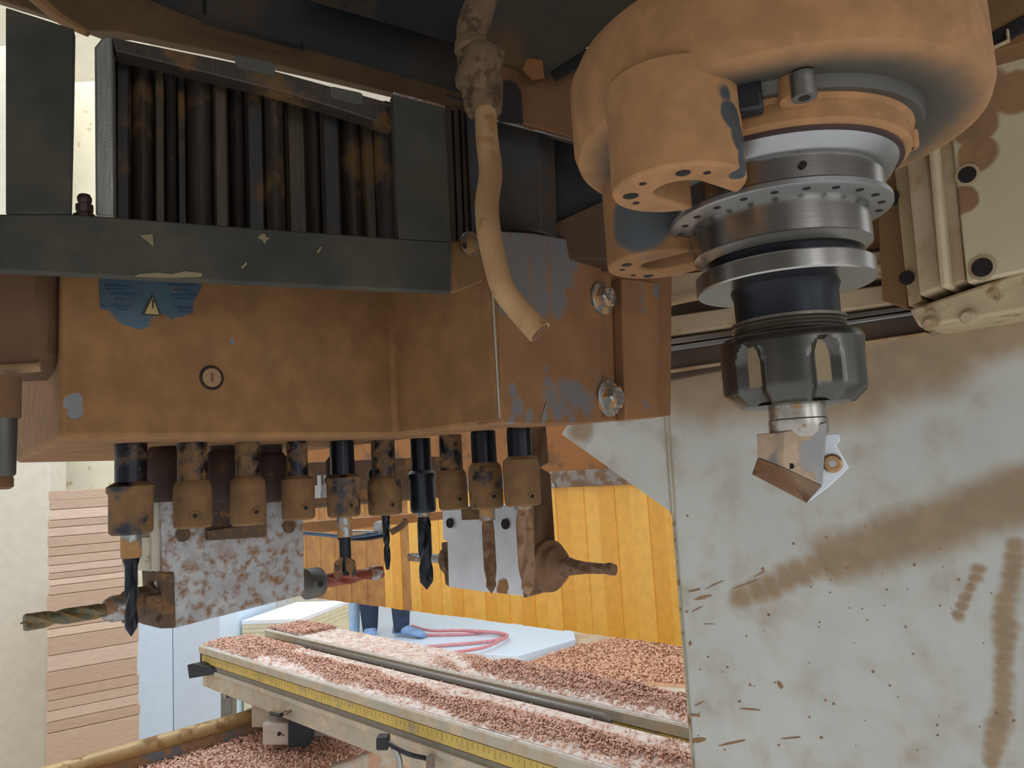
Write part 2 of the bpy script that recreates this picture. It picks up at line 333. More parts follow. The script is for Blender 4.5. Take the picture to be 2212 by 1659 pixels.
# ================================================================== WORK TABLES
malu = mat('dusty_aluminium', 'b4ac98', .5, .2, dust='c0ac90', cover=.5, scale=30, var=.06)
mstrip = mat('yellow_scale_strip', 'c9ac58', .6, dust='b09c78', cover=.35, scale=40)
mtop = mat('chalky_table_top', 'd8ccc0', .8, dust='c49a7e', cover=.3, scale=70, soft=.15)
b0 = G(432, 1393, ZB)
TD = (L+R*.035).normalized(); TR = V((TD.y, -TD.x, 0))
def console(base, wid, length, name_lab, z=ZB, extra=0):
    L, R = TD, TR
    t = thing('work_table', base-Z*.07, name_lab, 'work table')
    top = MB().box(base-Z*.012, -L*length, R*wid, Z*.012).build('table_top', mtop, t, bevel=.002, smooth=False)
    body = MB().box(base-Z*.08+R*.004, -L*length, R*(wid-.008), Z*.066).build('aluminium_profile', malu, t, bevel=.002, smooth=False)
    MB().box(base-Z*.033+R*.0015, -L*(length-.012), R*.0024, Z*.015).build('scale_strip', mstrip, t, smooth=False)
    MB().box(base-Z*.015+R*(-.003), -L*length, R*.004, Z*.013).build('edge_rail', malu, t, bevel=.001)
    MB().box(base-Z*.05-R*.001, -L*length, R*.006, Z*.008).build('groove_lip', malu, t, bevel=.001)
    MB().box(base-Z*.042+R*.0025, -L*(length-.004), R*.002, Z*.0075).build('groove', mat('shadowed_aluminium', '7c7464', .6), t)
    MB().box(base-Z*.06+L*.0015, -L*.006+V((0, 0, 0)), R*.02, Z*.05).build('end_cap', M['black'], t, bevel=.001)
    tk = MB(); i = 0; x = .02
    while x < length-.02: tk.box(base-Z*(.026 if i % 5 else .030)-L*x+R*.0011, -L*.0009, R*.0004, Z*(.006 if i % 5 else .010)); x += .010; i += 1
    o = tk.build('scale_ticks', mat('scale_tick_print', 'a08c50', .7), t, smooth=False); o['kind'] = 'stuff'
    return t
tA = console(b0, .108, 1.45, 'nearer long work table heaped with shavings, yellow scale strip on its edge')
b1 = b0+TR*.155+TD*.035
tB = console(b1, .092, 1.50, 'farther long work table topped with shavings, beyond the round rail')
def heap(base, wid, length, count, f, label, size=.0024):
    L, R = TD, TR
    # f(s,u)-> density 0..1 ; s along 0..1, u across 0..1
    nx, ny = 160, 24; vs = []; hts = np.zeros((nx+1, ny+1))
    def hgt(s, u):
        dns = f(s, u); return .0006+.011*dns*(.6+.4*math.sin(s*57+u*9)*math.cos(s*31-u*14))
    for i in range(nx+1):
        for j in range(ny+1):
            s, u = i/nx, j/ny; e = min(1, 8*min(s, 1-s, u*.9+.02, 1-u))
            h = hgt(s, u)*max(0, e)+random.uniform(0, .0012)*f(s, u)
            p = base-L*(length*s)+R*(.003+(wid-.006)*u); vs.append((p.x, p.y, base.z+.0002+h))
    fs = [(i*(ny+1)+j, (i+1)*(ny+1)+j, (i+1)*(ny+1)+j+1, i*(ny+1)+j+1) for i in range(nx) for j in range(ny)]
    me = bpy.data.meshes.new('sawdust'); me.from_pydata(vs, [], fs)
    o = link('sawdust', me, mat('sawdust_bed', 'e2d2c6', .95, dust='cfa48c', cover=.4, scale=90, soft=.12), smooth=True); tag(o, label, 'sawdust', kind='stuff')
    pts = []
    while len(pts) < count:
        s, u = random.random(), random.random()
        if random.random() < f(s, u)**1.4:
            p = base-L*(length*s)+R*(.004+(wid-.008)*u); e = min(1, 8*min(s, 1-s, u*.9+.02, 1-u)); pts.append((p.x, p.y, base.z+.001+hgt(s, u)*e+random.random()*.004*f(s, u)))
    chips('shavings', np.array(pts), size, mchip, parent=o)
def fA(s, u):
    c = .40+.06*math.sin(s*9); wv = .5+.5*math.sin(s*41+3*u)*math.sin(s*17+1); d = max(0, 1-abs(u-c)/(.30+.10*math.sin(s*23)))
    if s < .16: return min(1, .35+d*.8)
    if s < .72: return min(1, max(.06, d**.7*(.7+.5*wv)) if u < .78 else .04)
    return min(1, max(.16, d*1.6*max(0, math.sin(s*36))))
def fB(s, u):
    if s < .10: return .75
    if s < .36: return .03
    if s < .46: return .03+.9*(s-.36)/.1*(.5+.5*math.sin(s*80+u*9))
    return min(1, .15+1.3*max(0, 1-abs(u-.55)/.5))
heap(b0, .108, 1.45, 34000, fA, 'reddish shavings heaped along the nearer work table')
heap(b1, .092, 1.50, 28000, fB, 'reddish shavings heaped along the farther work table')
# round stop rail between the tables
ra, rb = G(650, 1385, ZB+.0), G(1310, 1562, ZB+.0)
ra = b0+TR*.130-TD*.15-Z*.006
lr = (on(1318, 1565, ra, TR)-ra).dot(-TD)
rl = MB().tube([ra, ra-TD*(lr-.006), ra-TD*lr-Z*.004], [.0085, .0085, .006], 16).build('rail_tube', mat('brown_grey_tube', '6e655c', .42, .6, var=.08))
tag(rl, 'long round grey rail lying between the two work tables', 'rail')
# handles and supports below ------------------------------------------
MB().prism([P(404, 1436, 1.49), P(418, 1433, 1.49), P(470, 1447, 1.47), P(455, 1458, 1.47), P(408, 1466, 1.49)], R*.02).build('corner_bracket', M['black'], tA, bevel=.001)
MB().cbox(b0-Z*.09+R*.03-L*.05, R*.01, L*.012, Z*.02).build('bracket_screw', M['steel_dull'], tA)
zbed = .80
mbed = mat('bed_paint', 'b4aa98', .7, dust='c2967a', cover=.55, scale=30)
e0 = G(765, 1640, zbed); ta = G(90, 1676, .835); tb = on(580, 1580, ta, L); tb.z = ta.z
bdep = (ta-e0).dot(L)+.03; bl0 = (ta-e0).dot(R)-.35
bedo = MB().box(e0+R*bl0-Z*zbed, R*(.30-bl0), L*bdep, Z*zbed).build('machine_bed', mbed, bevel=.006, smooth=False); tag(bedo, 'low pale machine bed covered with shavings below the work tables', 'machine bed')
pts = []
for _ in range(26000):
    p = e0+R*(bl0+(.29-bl0)*random.random())+L*(bdep*(.01+.96*random.random()**.8)); pts.append((p.x, p.y, zbed+.003+random.random()*.005))
bs_ = chips('shavings', np.array(pts), .0032, mchip, 'reddish shavings scattered over the low machine bed', cat='sawdust')
rt = MB().tube([ta-R*.3, tb+R*.1], .013, 18).build('bed_rail', mat('brown_dusty_rail', 'a88a5c', .5, .3, dust='8a6840', cover=.4, scale=40)); tag(rt, 'round brown guide rail running along the low machine bed', 'rail')
MB().box(ta-R*.3-Z*.034-L*.006, R*((tb-ta).dot(R)+.4), L*.012, Z*.024).build('rail_foot', M['grey_dusty'], rt)
f2 = [G(x, y, 0) for x, y in ((478, 1545), (590, 1535), (600, 1640), (450, 1640))]
b2 = MB().prism([p+Z*.0005 for p in f2], Z*.02).build('sawdust_pile', mchipl); tag(b2, 'patch of pale sawdust on the floor beyond the bed rail', 'sawdust', kind='stuff')
pts = []; 
for _ in range(2500):
    u_, v_ = random.random(), random.random(); p = (f2[0]*(1-u_)+f2[1]*u_)*(1-v_)+(f2[3]*(1-u_)+f2[2]*u_)*v_; pts.append((p.x, p.y, .02+random.random()*.03))
chips('shavings', np.array(pts), .012, mchipl, parent=b2)
mpost = mat('cream_cast_post', 'b8ac94', .7, dust='94785a', cover=.3, scale=60)
d_ = 1.36
tS = thing('table_support', V((P(575, 1600, d_).x, P(575, 1600, d_).y, zbed)), 'cream bracket post carrying the nearer work table on the bed rail', 'support')
zu = ZB-.081
def post(x0, x1, y0, y1, d, dep, mt_, nm, par, lean=0):
    a, b = P(x0, y1, d), P(x1, y1, d); c, e = P(x1, y0, d), P(x0, y0, d)
    return MB().prism([a, b, c, e], V((0, dep, 0))).build(nm, mt_, par, bevel=.002)
post(543, 605, 1478, 1572, 1.36, .05, mpost, 'post', tS)
post(567, 624, 1562, 1610, 1.30, .06, mat('white_block', 'c2b6a8', .7, dust=DUSTD, cover=.2, scale=60), 'carriage_block', tS)
post(664, 708, 1545, 1592, 1.36, .05, mat('white_block2', 'b8b0ac', .7, dust=DUSTD, cover=.2, scale=60), 'carriage_block', tS)
post(622, 666, 1533, 1614, 1.28, .04, mat('black_strap', '26282e', .8), 'black_strap', tS)
for x, y in ((604, 1584), (686, 1562)): MB().lathe(P(x, y, 1.27 if x < 650 else 1.34), [(.003, 0), (.003, .004)], -FW, 10).build('screw', M['hole'], tS)
MB().tube([P(585, 1553, 1.3), P(620, 1540, 1.25), P(640, 1527, 1.3)], .0025, 8, 4).build('cable', M['steel_dusty'], tS)
MB().tube([P(585, 1540, 1.3), P(605, 1545, 1.25), P(630, 1532, 1.3)], .003, 8, 4).build('cable', M['black'], tS)
o = post(476, 501, 1447, 1555, 1.62, .03, mat('grey_post', '8a8a86', .6), 'leg_post', None); tag(o, 'slim grey upright below the left end of the work tables', 'post')
o = MB().lathe(P(545, 1560, 1.6)-Z*.04, [(.03, 0), (.03, .02), (.026, .05), (.012, .066)], Z, 20).build('round_knob', mat('grey_green_cap', '6d6a58', .7)); tag(o, 'grey-green rounded knob behind the cream bracket post', 'knob')
tC = thing('clamp_handle', P(825, 1620, .98), 'black clamp fitting with cables hanging below the nearer work table', 'clamp')
post(812, 838, 1594, 1622, .98, .02, M['black'], 'clamp_body', tC)
MB().tube([P(838, 1605, .97), P(880, 1628, .96), P(930, 1640, .98)], .003, 8, 4).build('cable', M['black'], tC)
MB().tube([P(850, 1615, .97), P(862, 1640, .97), P(866, 1690, .97)], .004, 8, 4).build('clear_tube', M['steel_dull'], tC)
MB().cbox(P(930, 1645, .97), R*.008, L*.008, Z*.014).build('end_fitting', M['steel_dusty'], tC)

# ================================================================== GANTRY AT THE RIGHT  (plane: contains L and Z)
g0 = P(1460, 1000, .62)
def gp(x, y, off=0): return on(x, y, g0-R*off, R)
gcol = thing('gantry_column', V((g0.x, g0.y, 0)), 'large pale grey-white gantry side plate streaked with brown dust at the right', 'machine column')
def band(x0, y0, x1, y1, r, n): return [(gp(x0+(x1-x0)*i/(n-1), y0+(y1-y0)*i/(n-1)), r) for i in range(n)]
mcol = mat('gantry_grey_white_paint', 'bcbcb2', .55, dust='9a8468', cover=.17, scale=34, var=.05, soft=.3, edge=.16, bump=.12, droop=.92, bsoft=.55,
           dusty=band(1490, 830, 1850, 822, .030, 9)+band(1850, 810, 2030, 770, .024, 6)+band(2030, 750, 2240, 690, .018, 7)+band(1800, 1205, 2240, 1060, .017, 14)+band(1600, 1290, 1790, 1215, .010, 7)+band(2195, 1180, 2150, 1640, .006, 20)+band(2110, 1230, 2070, 1330, .004, 6)+band(1250, 930, 1450, 830, .012, 3))
MB().prism([gp(*q) for q in ((1212, 938), (1300, 800), (1430, 640), (2500, 560))]+[gp(2500, 560)-L*.2, gp(2500, 1800)-L*.2-Z*.15]+[gp(*q) for q in ((2500, 1800), (1507, 1800), (1495, 1659), (1455, 1112))], R*.03).build('side_plate', mcol, gcol, bevel=.0012)
for dx in (0, 9):
    MB().tube([gp(1433+dx, 880, .0003), gp(1449+dx, 1100, .0003), gp(1449+dx*1.0, 1112, .0003)], .0006, 6).build('seam_bead', mat('seam_paint', 'a89878', .6), gcol)
MB().box(gp(1453, 1112, 0)-R*.0012, R*.0012, -L*.002, gp(1507, 1800)-gp(1453, 1112)).build('edge_trim', mat('edge_trim_paint', 'a09880', .6, dust=DUSTD, cover=.4, scale=80), gcol)
# dirt scratches on the plate: flat dabs of brown dust
dab = mat('brown_dust_smear', '8f6d4c', .95, var=.2, scale=200)
sm = MB()
for x, y, l, w_, an in ((1500, 1275, 34, 6, -12), (1520, 1290, 44, 9, -14), (1545, 1262, 50, 3, -25), (1610, 1262, 70, 3, -20), (1505, 1316, 36, 3, -28), (1530, 1348, 26, 2, 0), (1640, 1240, 36, 3, -30),
                      (1500, 1545, 30, 7, 8), (1510, 1520, 26, 4, -25), (1620, 1532, 60, 4, 5), (1500, 1600, 50, 12, -8), (1580, 1605, 70, 5, -12), (1710, 1594, 50, 4, -5), (1490, 1390, 6, 14, 0), (1685, 1480, 20, 10, 60)):
    c_, s_ = math.cos(math.radians(an)), math.sin(math.radians(an)); pl = []
    for k in range(10):
        t_ = 2*math.pi*k/10; rr = random.uniform(.7, 1.1); u_, v_ = l/2*math.cos(t_)*rr, w_/2*math.sin(t_)*rr; pl.append(gp(x+u_*c_-v_*s_, y+u_*s_+v_*c_, .0003))
    sm.prism(pl, R*.0006)
o = sm.build('dust_smears', dab, gcol, smooth=False); o['kind'] = 'stuff'
sp = MB()
for _ in range(70):
    x, y = random.uniform(1480, 2190), random.uniform(1110, 1640); r_ = random.uniform(1.2, 3.5); sp.prism([gp(x+r_*math.cos(k)*random.uniform(.6, 1.3), y+r_*math.sin(k), .0003) for k in (0, 1, 2, 3, 4, 5)], R*.0005)
o = sp.build('dust_specks', dab, gcol, smooth=False); o['kind'] = 'stuff'
# ledge and linear rail
mtan = mat('tan_dusty_plate', 'a89474', .8, dust='947048', cover=.4, scale=26, var=.08, soft=.12)
mtan2 = mat('brown_dusty_plate', '75542f', .85, dust='6e4e2a', cover=.35, scale=20, var=.1)
def slab(pts, front, dep, mt_, nm, par, bev=.001):
    return MB().prism([gp(x, y, front) for x, y in pts], R*dep).build(nm, mt_, par, bevel=bev)
lin = thing('linear_rail', gp(1650, 720, .02), 'horizontal steel linear rail in its dark groove across the gantry', 'rail')
slab([(1400, 620), (1400, 830), (2400, 640), (2400, 480)], .004, .010, mat('dark_brown_groove', '4a3a2a', .8), 'groove', lin)
slab([(1400, 755), (1400, 766), (2000, 676), (2000, 668)], .010, .010, M['steel_dull'], 'rail_bar', lin, .0005)
slab([(1400, 738), (1400, 752), (2000, 665), (2000, 655)], .007, .008, M['steel'], 'rail_bar', lin, .0005)
slab([(1400, 690), (1400, 730), (1930, 655), (1930, 612)], .014, .018, mtan, 'upper_ledge', lin)
slab([(1400, 300), (1400, 600), (1960, 530), (1960, 250)], .010, .03, mtan2, 'back_plate', lin)
slab([(1400, 600), (1400, 655), (1960, 590), (1960, 535)], .02, .024, mtan, 'cover_strip', lin)
slab([(1400, 805), (1400, 812), (2000, 722), (2000, 716)], .008, .012, mtan, 'lower_ledge', lin)
cab = MB().tube([gp(1400, 665, .026), gp(1500, 640, .026), gp(1700, 606, .026), gp(1930, 575, .026)], .0035, 10, 4).build('dusty_cable', mat('tan_cable', 'a08460', .9)); tag(cab, 'dust-caked cable running along the gantry above the rail', 'cable')
lg = thing('gantry_ledge', gp(2100, 650, .03), 'tan ledge with chipped paint under the carriage blocks', 'ledge')
slab([(1962, 668), (2205, 586), (2400, 560), (2400, 640), (2205, 672), (1985, 708)], .045, .06, mat('chipped_tan_paint', 'b3a07c', .7, dust='8a6a48', cover=.35, scale=60, clean=[(gp(2105, 650, .045), .009), (gp(2030, 655, .045), .004)]), 'ledge_plate', lg, .002)
for x, y in ((2010, 698), (2092, 683)): MB().lathe(gp(x, y, .046), [(.0042, -.01), (.0042, .003), (.003, .0045)], (-R-Z*.3), 14).build('peg', mtan, lg)
# carriages
cg = thing('carriage_block', gp(2000, 600, .05), 'upright ridged carriage block on the gantry beside the perforated plate', 'carriage')
slab([(1890, 330), (1905, 650), (1960, 668), (1945, 300)], .03, .04, mtan2, 'side_strip', cg)
slab([(1925, 300), (1962, 662), (1990, 650), (1955, 290)], .04, .04, mat('tan_ridge', '9c8460', .8, dust='7c5c38', cover=.3, scale=40), 'ridge', cg)
slab([(1950, 280), (1985, 640), (2035, 622), (2000, 268)], .05, .05, mtan, 'ridge', cg, .002)
slab([(2000, 280), (2030, 622), (2050, 618), (2018, 268)], .056, .05, mat('pale_tan', 'b8a684', .7, var=.1), 'ridge', cg, .002)
slab([(2020, 268), (2052, 618), (2085, 606), (2055, 258)], .048, .05, mtan, 'ridge', cg, .001)
for x, y in ((1925, 425), (1958, 600)): MB().lathe(gp(x, y, .0415), [(.0042, -.006), (.0042, .0006)], -R, 16).build('bolt_hole', M['hole'], cg)
pf = thing('perforated_plate', gp(2130, 600, .05), 'cream carriage plate with round dark bolt holes at the right edge', 'plate')
mcream = mat('cream_plate', 'b8aa88', .7, dust='8c6a46', cover=.15, scale=30, var=.06, edge=.1, dusty=[(gp(2120, 200, .05), .016), (gp(2100, 270, .05), .012), (gp(2110, 330, .05), .010), (gp(2075, 430, .05), .008), (gp(2190, 200, .05), .012)])
slab([(2048, 235), (2088, 612), (2400, 545), (2400, 60), (2110, 110)], .05, .05, mcream, 'plate_body', pf, .0015)
for x, y, r_ in ((2090, 378, .0047), (2122, 578, .0053)):
    MB().lathe(gp(x, y, .0502), [(r_*1.35, -.001), (r_*1.35, .0004), (r_*1.1, .0006)], -R, 24).build('hole_rim', mtan, pf)
    MB().lathe(gp(x, y, .0502), [(r_, -.002), (r_, .0009)], -R, 24).build('bolt_hole', M['hole'], pf)
tbk = thing('top_bracket', gp(2160, 60, .07), 'brown bracket with a dark slot above the perforated plate', 'bracket')
slab([(1960, -60), (2080, 130), (2400, 40), (2400, -60)], .07, .05, mtan2, 'bracket_plate', tbk)
slab([(2120, 118), (2215, 66), (2215, 28), (2130, 74)], .0715, .004, M['hole'], 'slot', tbk)
slab([(2136, 108), (2180, 88), (2178, 60), (2172, 62), (2174, 84), (2136, 102)], .074, .003, mtan, 'slot_lip', tbk)

# ================================================================== DRILL BANK
TINT[:] = [1, .86, .64]
S0 = P(283, 1000, .40)
zh = P(283, 958, .40).z                                    # underside of the housing
def sp_at(i, j=0): q = S0+R*(.032*i)-L*(.032*j); return V((q.x, q.y, 0))
HB = thing('drill_head_housing', V((S0.x+.05, S0.y+.05, zh)), 'dust-coated brown L-shaped drill head housing with blue warning label', 'machine housing')
f0 = G(283, 948, zh)
def fa(x, y): return on(x, y, f0, L)
ca = f0+R*((G(137, 947, zh)-f0).dot(R)); cb = G(95, 966, zh); cc = G(33, 1000, zh)
cR = G(1080, 915, zh)                                      # outer corner of the near arm
kk = on(830, 950, f0, L); ku = (V(cR)-V(f0)).dot(R)        # concave corner: on face A, at R offset of the near arm
cK = V(f0)+R*ku; cK.z = zh
cE = on(1430, 905, cR, L); cE = V(cR)+R*((cE-cR).dot(R)); cE.z = zh
top_h = .105
hblob = [(fa(600, 760), .012), (fa(700, 790), .014)]
mhouse = mat('dust_coated_housing', '6e6d6a', .5, .1, dust='866645', cover=.93, scale=34, var=.08, soft=.10, edge=.08, bump=.45, droop=.82,
             clean=[(fa(160, 870), .0035), (fa(165, 890), .003), (fa(500, 740), .0014)])
pts = [ca, cK, cR, V(cR)+R*.03, V(cR)+R*.03+L*.30, V(cc)+R*.12+L*.02, cc, cb]
pts = [V((p.x, p.y, zh)) for p in pts]
MB().prism(pts, Z*top_h).build('housing_shell', mhouse, HB, bevel=.003)
# end plate of the near arm, bolts and flange
mend = mat('grey_end_plate', '6e6a68', .5, .15, dust='866447', cover=.80, scale=16, soft=.04, edge=.11, bsoft=.3, var=.05, bump=.3,
           clean=[(on(x, y, cR, L), .0085) for y in (515, 550, 585, 620, 655) for x in (1085, 1125, 1165, 1205)]+[(on(x, y, cR, L), .007) for x, y in ((1235, 530), (1235, 570), (1225, 610), (1200, 680), (1165, 680))]
           +[(on(x, y, cR, L), r_) for x, y, r_ in ((1180, 800, .0018), (1184, 825, .003), (1190, 855, .0045), (1205, 885, .005), (1235, 895, .004), (1105, 880, .005), (1135, 895, .004), (1093, 850, .003), (1098, 905, .003),
            (1375, 620, .004), (1378, 650, .004), (1380, 675, .003), (1420, 640, .006), (1430, 680, .006), (1438, 730, .005), (1442, 780, .004), (1372, 870, .003), (1385, 885, .004), (1400, 893, .003))])
def ep(x, y, o=0): return on(x, y, cR-L*o, L)
MB().prism([ep(x, y, .0009) for x, y in ((1074, 498), (1150, 502), (1240, 518), (1300, 520), (1300, 912), (1175, 918), (1083, 914))], L*.02).build('end_plate', mend, HB, bevel=.001)
MB().prism([ep(x, y, .0014) for x, y in ((1180, 868), (1183, 905), (1172, 916), (1169, 905))], L*.0006).build('scratch', M['steel_dull'], HB)
MB().prism([ep(x, y, -.004) for x, y in ((1280, 430), (1345, 440), (1452, 560), (1450, 898), (1300, 912))], L*.010).build('flange_plate', mend, HB, bevel=.001)
MB().prism([ep(x, y, .004) for x, y in ((1342, 600), (1425, 610), (1420, 902), (1352, 908))], L*.008).build('flange_rib', mend, HB, bevel=.001)
def hexbolt(p, ax, r, par, mt_=None, ang=0.2):
    ax = V(ax).normalized(); mt_ = mt_ or M['steel_dusty']
    w_ = MB().lathe(p, [(r*1.55, 0), (r*1.55, r*.25), (r*1.4, r*.3)], ax, 28).build('washer', mt_, par)
    MB().lathe(V(p)+ax*r*.28, [(r*1.02, 0), (r*1.05, r*.1), (r*1.05, r*.75), (r*.85, r*.9)], ax, 6).build('hex_bolt', mt_, par)
mbolt = mat('zinc_bolt_dusty', 'a0a09c', .38, .9, dust='b08a62', cover=.42, scale=200)
hexbolt(ep(1298, 645, .0011), -L, .0068, HB, mbolt); hexbolt(ep(1313, 860, .0011), -L, .0074, HB, mbolt); hexbolt(ep(1280, 463, .004), -L, .0066, HB, mbolt)
mbolt2 = mat('dust_coated_bolt', '75706a', .6, .4, dust='7c6044', cover=.6, scale=160)
# socket bolt left of the hose on a tab
pb_ = ep(1005, 540, .004)
MB().prism([ep(x, y, .002) for x, y in ((975, 520), (1042, 515), (1046, 608), (985, 632))], L*.006).build('bolt_tab', mtan2, HB, bevel=.0015)
MB().lathe(ep(1015, 528, .003), [(.0068, 0), (.0068, .0015)], -L, 26).build('washer', mbolt2, HB)
MB().lathe(ep(1010, 530, .005), [(.0045, 0), (.0045, .004), (.0038, .0045)], -L, 22).build('socket_bolt', mbolt2, HB)
MB().lathe(ep(1003, 531, .0095), [(.0018, 0), (.0018, .0003)], -L, 6).build('socket_recess', M['hole'], HB)
MB().tube([V(cR)+Z*.003-L*.0002-R*.0001, V(cR)+Z*.05-L*.0002-R*.0001, V(cR)+Z*.087-L*.0002-R*.0001], .0006, 6).build('lit_edge', mat('lit_edge_metal', '9a9486', .5, .2), HB)  # edge highlight painted as a thin pale tube
# ring plug on the front
pc_ = fa(457, 816)
def torus(c, ax, r, t_, n=24):
    ax = V(ax).normalized(); e = Z.cross(ax).normalized(); g_ = ax.cross(e); mb = MB(); rg = []
    for i in range(n+1):
        a_ = 2*math.pi*i/n; u_ = e*math.cos(a_)+g_*math.sin(a_); rg.append([V(c)+u_*r+(u_*math.cos(b_)+ax*math.sin(b_))*t_ for b_ in (0, 1.57, 3.14, 4.71)])
    return mb.rings(rg, False)
torus(pc_, -L, .0058, .0008).build('plug_ring', mat('dark_groove', '2c1c14', .9), HB)
MB().lathe(pc_, [(.005, 0), (.005, .0006)], -L, 20).build('plug', M['dust'], HB)
MB().box(pc_-L*.0007-R*.0004-Z*.0024, R*.0009, -L*.0003, Z*.0048).build('plug_slot', M['dust_dark'], HB)
# blue warning label, half covered by dust
mlab = mat('blue_label', '41525c' if 1 else '375971', .5, dust='7f6246', cover=.22, scale=90, var=.15, edge=.1, dusty=[(fa(350, 705), .006), (fa(425, 700), .007), (fa(215, 690), .005)])
lab = MB().prism([fa(x, y)-L*.0004 for x, y in ((212, 585), (436, 600), (434, 622), (416, 655), (418, 680), (380, 686), (345, 700), (300, 712), (262, 700), (235, 672), (217, 668))], L*.0003).build('warning_label', mlab, HB, smooth=False); lab['label'] = 'blue dust-worn warning label'
MB().prism([fa(x, y)-L*.0008 for x, y in ((328, 634), (348, 683), (304, 681))], L*.0003).build('warning_triangle', mat('triangle_dark', '3a3428', .8), lab, smooth=False)
MB().prism([fa(x, y)-L*.0011 for x, y in ((328, 643), (342, 680), (311, 678))], L*.0003).build('triangle_face', mat('triangle_yellow', 'a89060', .8), lab, smooth=False)
MB().prism([fa(x, y)-L*.0013 for x, y in ((326, 648), (331, 648), (329, 668), (327, 668))], L*.0003).build('exclamation_mark', mat('mark_dark', '3a3428', .8), lab, smooth=False)
tx = MB()
for x0_, x1_, y_ in ((225, 282, 617), (228, 262, 624), (240, 290, 634), (248, 268, 645), (218, 230, 660), (236, 282, 660), (250, 276, 667), (365, 420, 615), (372, 410, 626), (368, 425, 636), (380, 408, 644), (376, 412, 664), (385, 415, 672)):
    tx.prism([fa(x0_, y_)-L*.0008, fa(x1_, y_+2)-L*.0008, fa(x1_, y_+5)-L*.0008, fa(x0_, y_+3)-L*.0008], L*.0002)
o = tx.build('label_lines', mat('label_print', '26445c', .8), lab, smooth=False); o['kind'] = 'stuff'
# neighbouring housing and rod at the far left
nb = thing('side_housing', P(40, 800, .33), 'brown dusty box housing above the rod at the left edge', 'machine housing')
n0 = P(60, 700, .345)
MB().prism([on(x, y, n0, -V((math.sin(-.2), math.cos(-.2), 0))) for x, y in ((-140, 560), (98, 560), (90, 780), (60, 790), (-140, 800))], V((0, .05, 0))).build('box_shell', mat('brown_housing', '5a3d26', .85, var=.12, scale=20), nb, bevel=.004)
MB().tube([P(-140, 800, .342), P(20, 797, .342), P(88, 792, .345)], .0024, 10, 2).build('lip', M['dust'], nb)
rd = thing('steel_rod', P(15, 1050, .33), 'grey steel rod with a dusty rounded tip at the left edge', 'rod')
ax0 = P(8, 815, .335)
MB().lathe(ax0-Z*.018, [(.0068, 0), (.0068, .018)], Z, 28).build('rod_cap', M['dust_dark'], rd)
MB().lathe(ax0-Z*.043, [(.0045, 0), (.0052, .001), (.0055, .025)], Z, 28).build('rod_body', mat('dark_rod', '4c4a44', .4, .6), rd)
MB().lathe(ax0-Z*.0485, [(.003, 0), (.0044, .001), (.0044, .0045), (.0036, .006)], Z, 20).build('rod_tip', M['dust_dark'], rd)

# spindles -----------------------------------------------------------
def zpx(c, y, near=0):
    """height at which the axis point (nearest side if near) is seen at picture row y"""
    c = V((c.x, c.y, 1.25)); h = (c-CAM); h.z = 0; h.normalize(); c2 = c-h*near
    d = (c2-CAM).dot(FW); x = 1106+F*(c2-CAM).dot(RT)/d
    for _ in range(3):
        q = on(x, y, c2, h); x = 1106+F*((V((c2.x, c2.y, q.z))-CAM).dot(RT))/((V((c2.x, c2.y, q.z))-CAM).dot(FW))
    return q.z
mshaft = [mat('blackened_shaft_%d' % i, '1d1f25', .32, .75, dust='6f573c', cover=cv, scale=110, var=.2, bump=.2, soft=.12) for i, cv in enumerate((.30, .50, .14))]
mcoll = [mat('blackened_collet_%d' % i, '292c31', .36, .7, dust='735a3f', cover=cv, scale=80, var=.2, bump=.25, soft=.10) for i, cv in enumerate((.62, .85, .15, .99))]
specs = [ # i, j, y_collar_top, y_bottom, r_collar, r_shaft, shaft mat, collar mat, flare, label
 (0, 0, 1046, 1156, .0106, .0078, 0, 0, 1, 'drill chuck at the left end of the row, half-dusted with flared top rim'),
 (1, 0, 1044, 1142, .0100, .0078, 1, 1, 0, 'second drill chuck from the left, dusty and empty'),
 (2, 0, 1034, 1136, .0098, .0068, 1, 1, 0, 'empty dusty drill chuck third from the left with a dark screw hole'),
 (3, 0, 1032, 1124, .0098, .0062, 1, 1, 0, 'empty dusty drill chuck fourth from the left, above the silver gearbox corner'),
 (4, 0, 1028, 1118, .0104, .0075, 2, 0, 1, 'drill chuck fifth from the left holding a short stepped cutter'),
 (5, 0, 1034, 1114, .0112, .0078, 1, 0, 0, 'drill chuck holding the thin black needle drill'),
 (6, 0, 1020, 1108, .0090, .0072, 2, 2, 1, 'clean black drill chuck holding the thick black drill'),
 (6, 1, 1020, 1102, .0098, .0076, 1, 1, 0, 'dusty empty drill chuck just right of the clean black chuck'),
 (6, 2, 1004, 1100, .0108, .0080, 2, 0, 0, 'drill chuck second from the right end, with clean black side and dusty front'),
 (6, 3, 990, 1094, .0112, .0075, 2, 3, 0, 'rightmost drill chuck, fully dust-coated with a small set screw'),
]
chucks = []
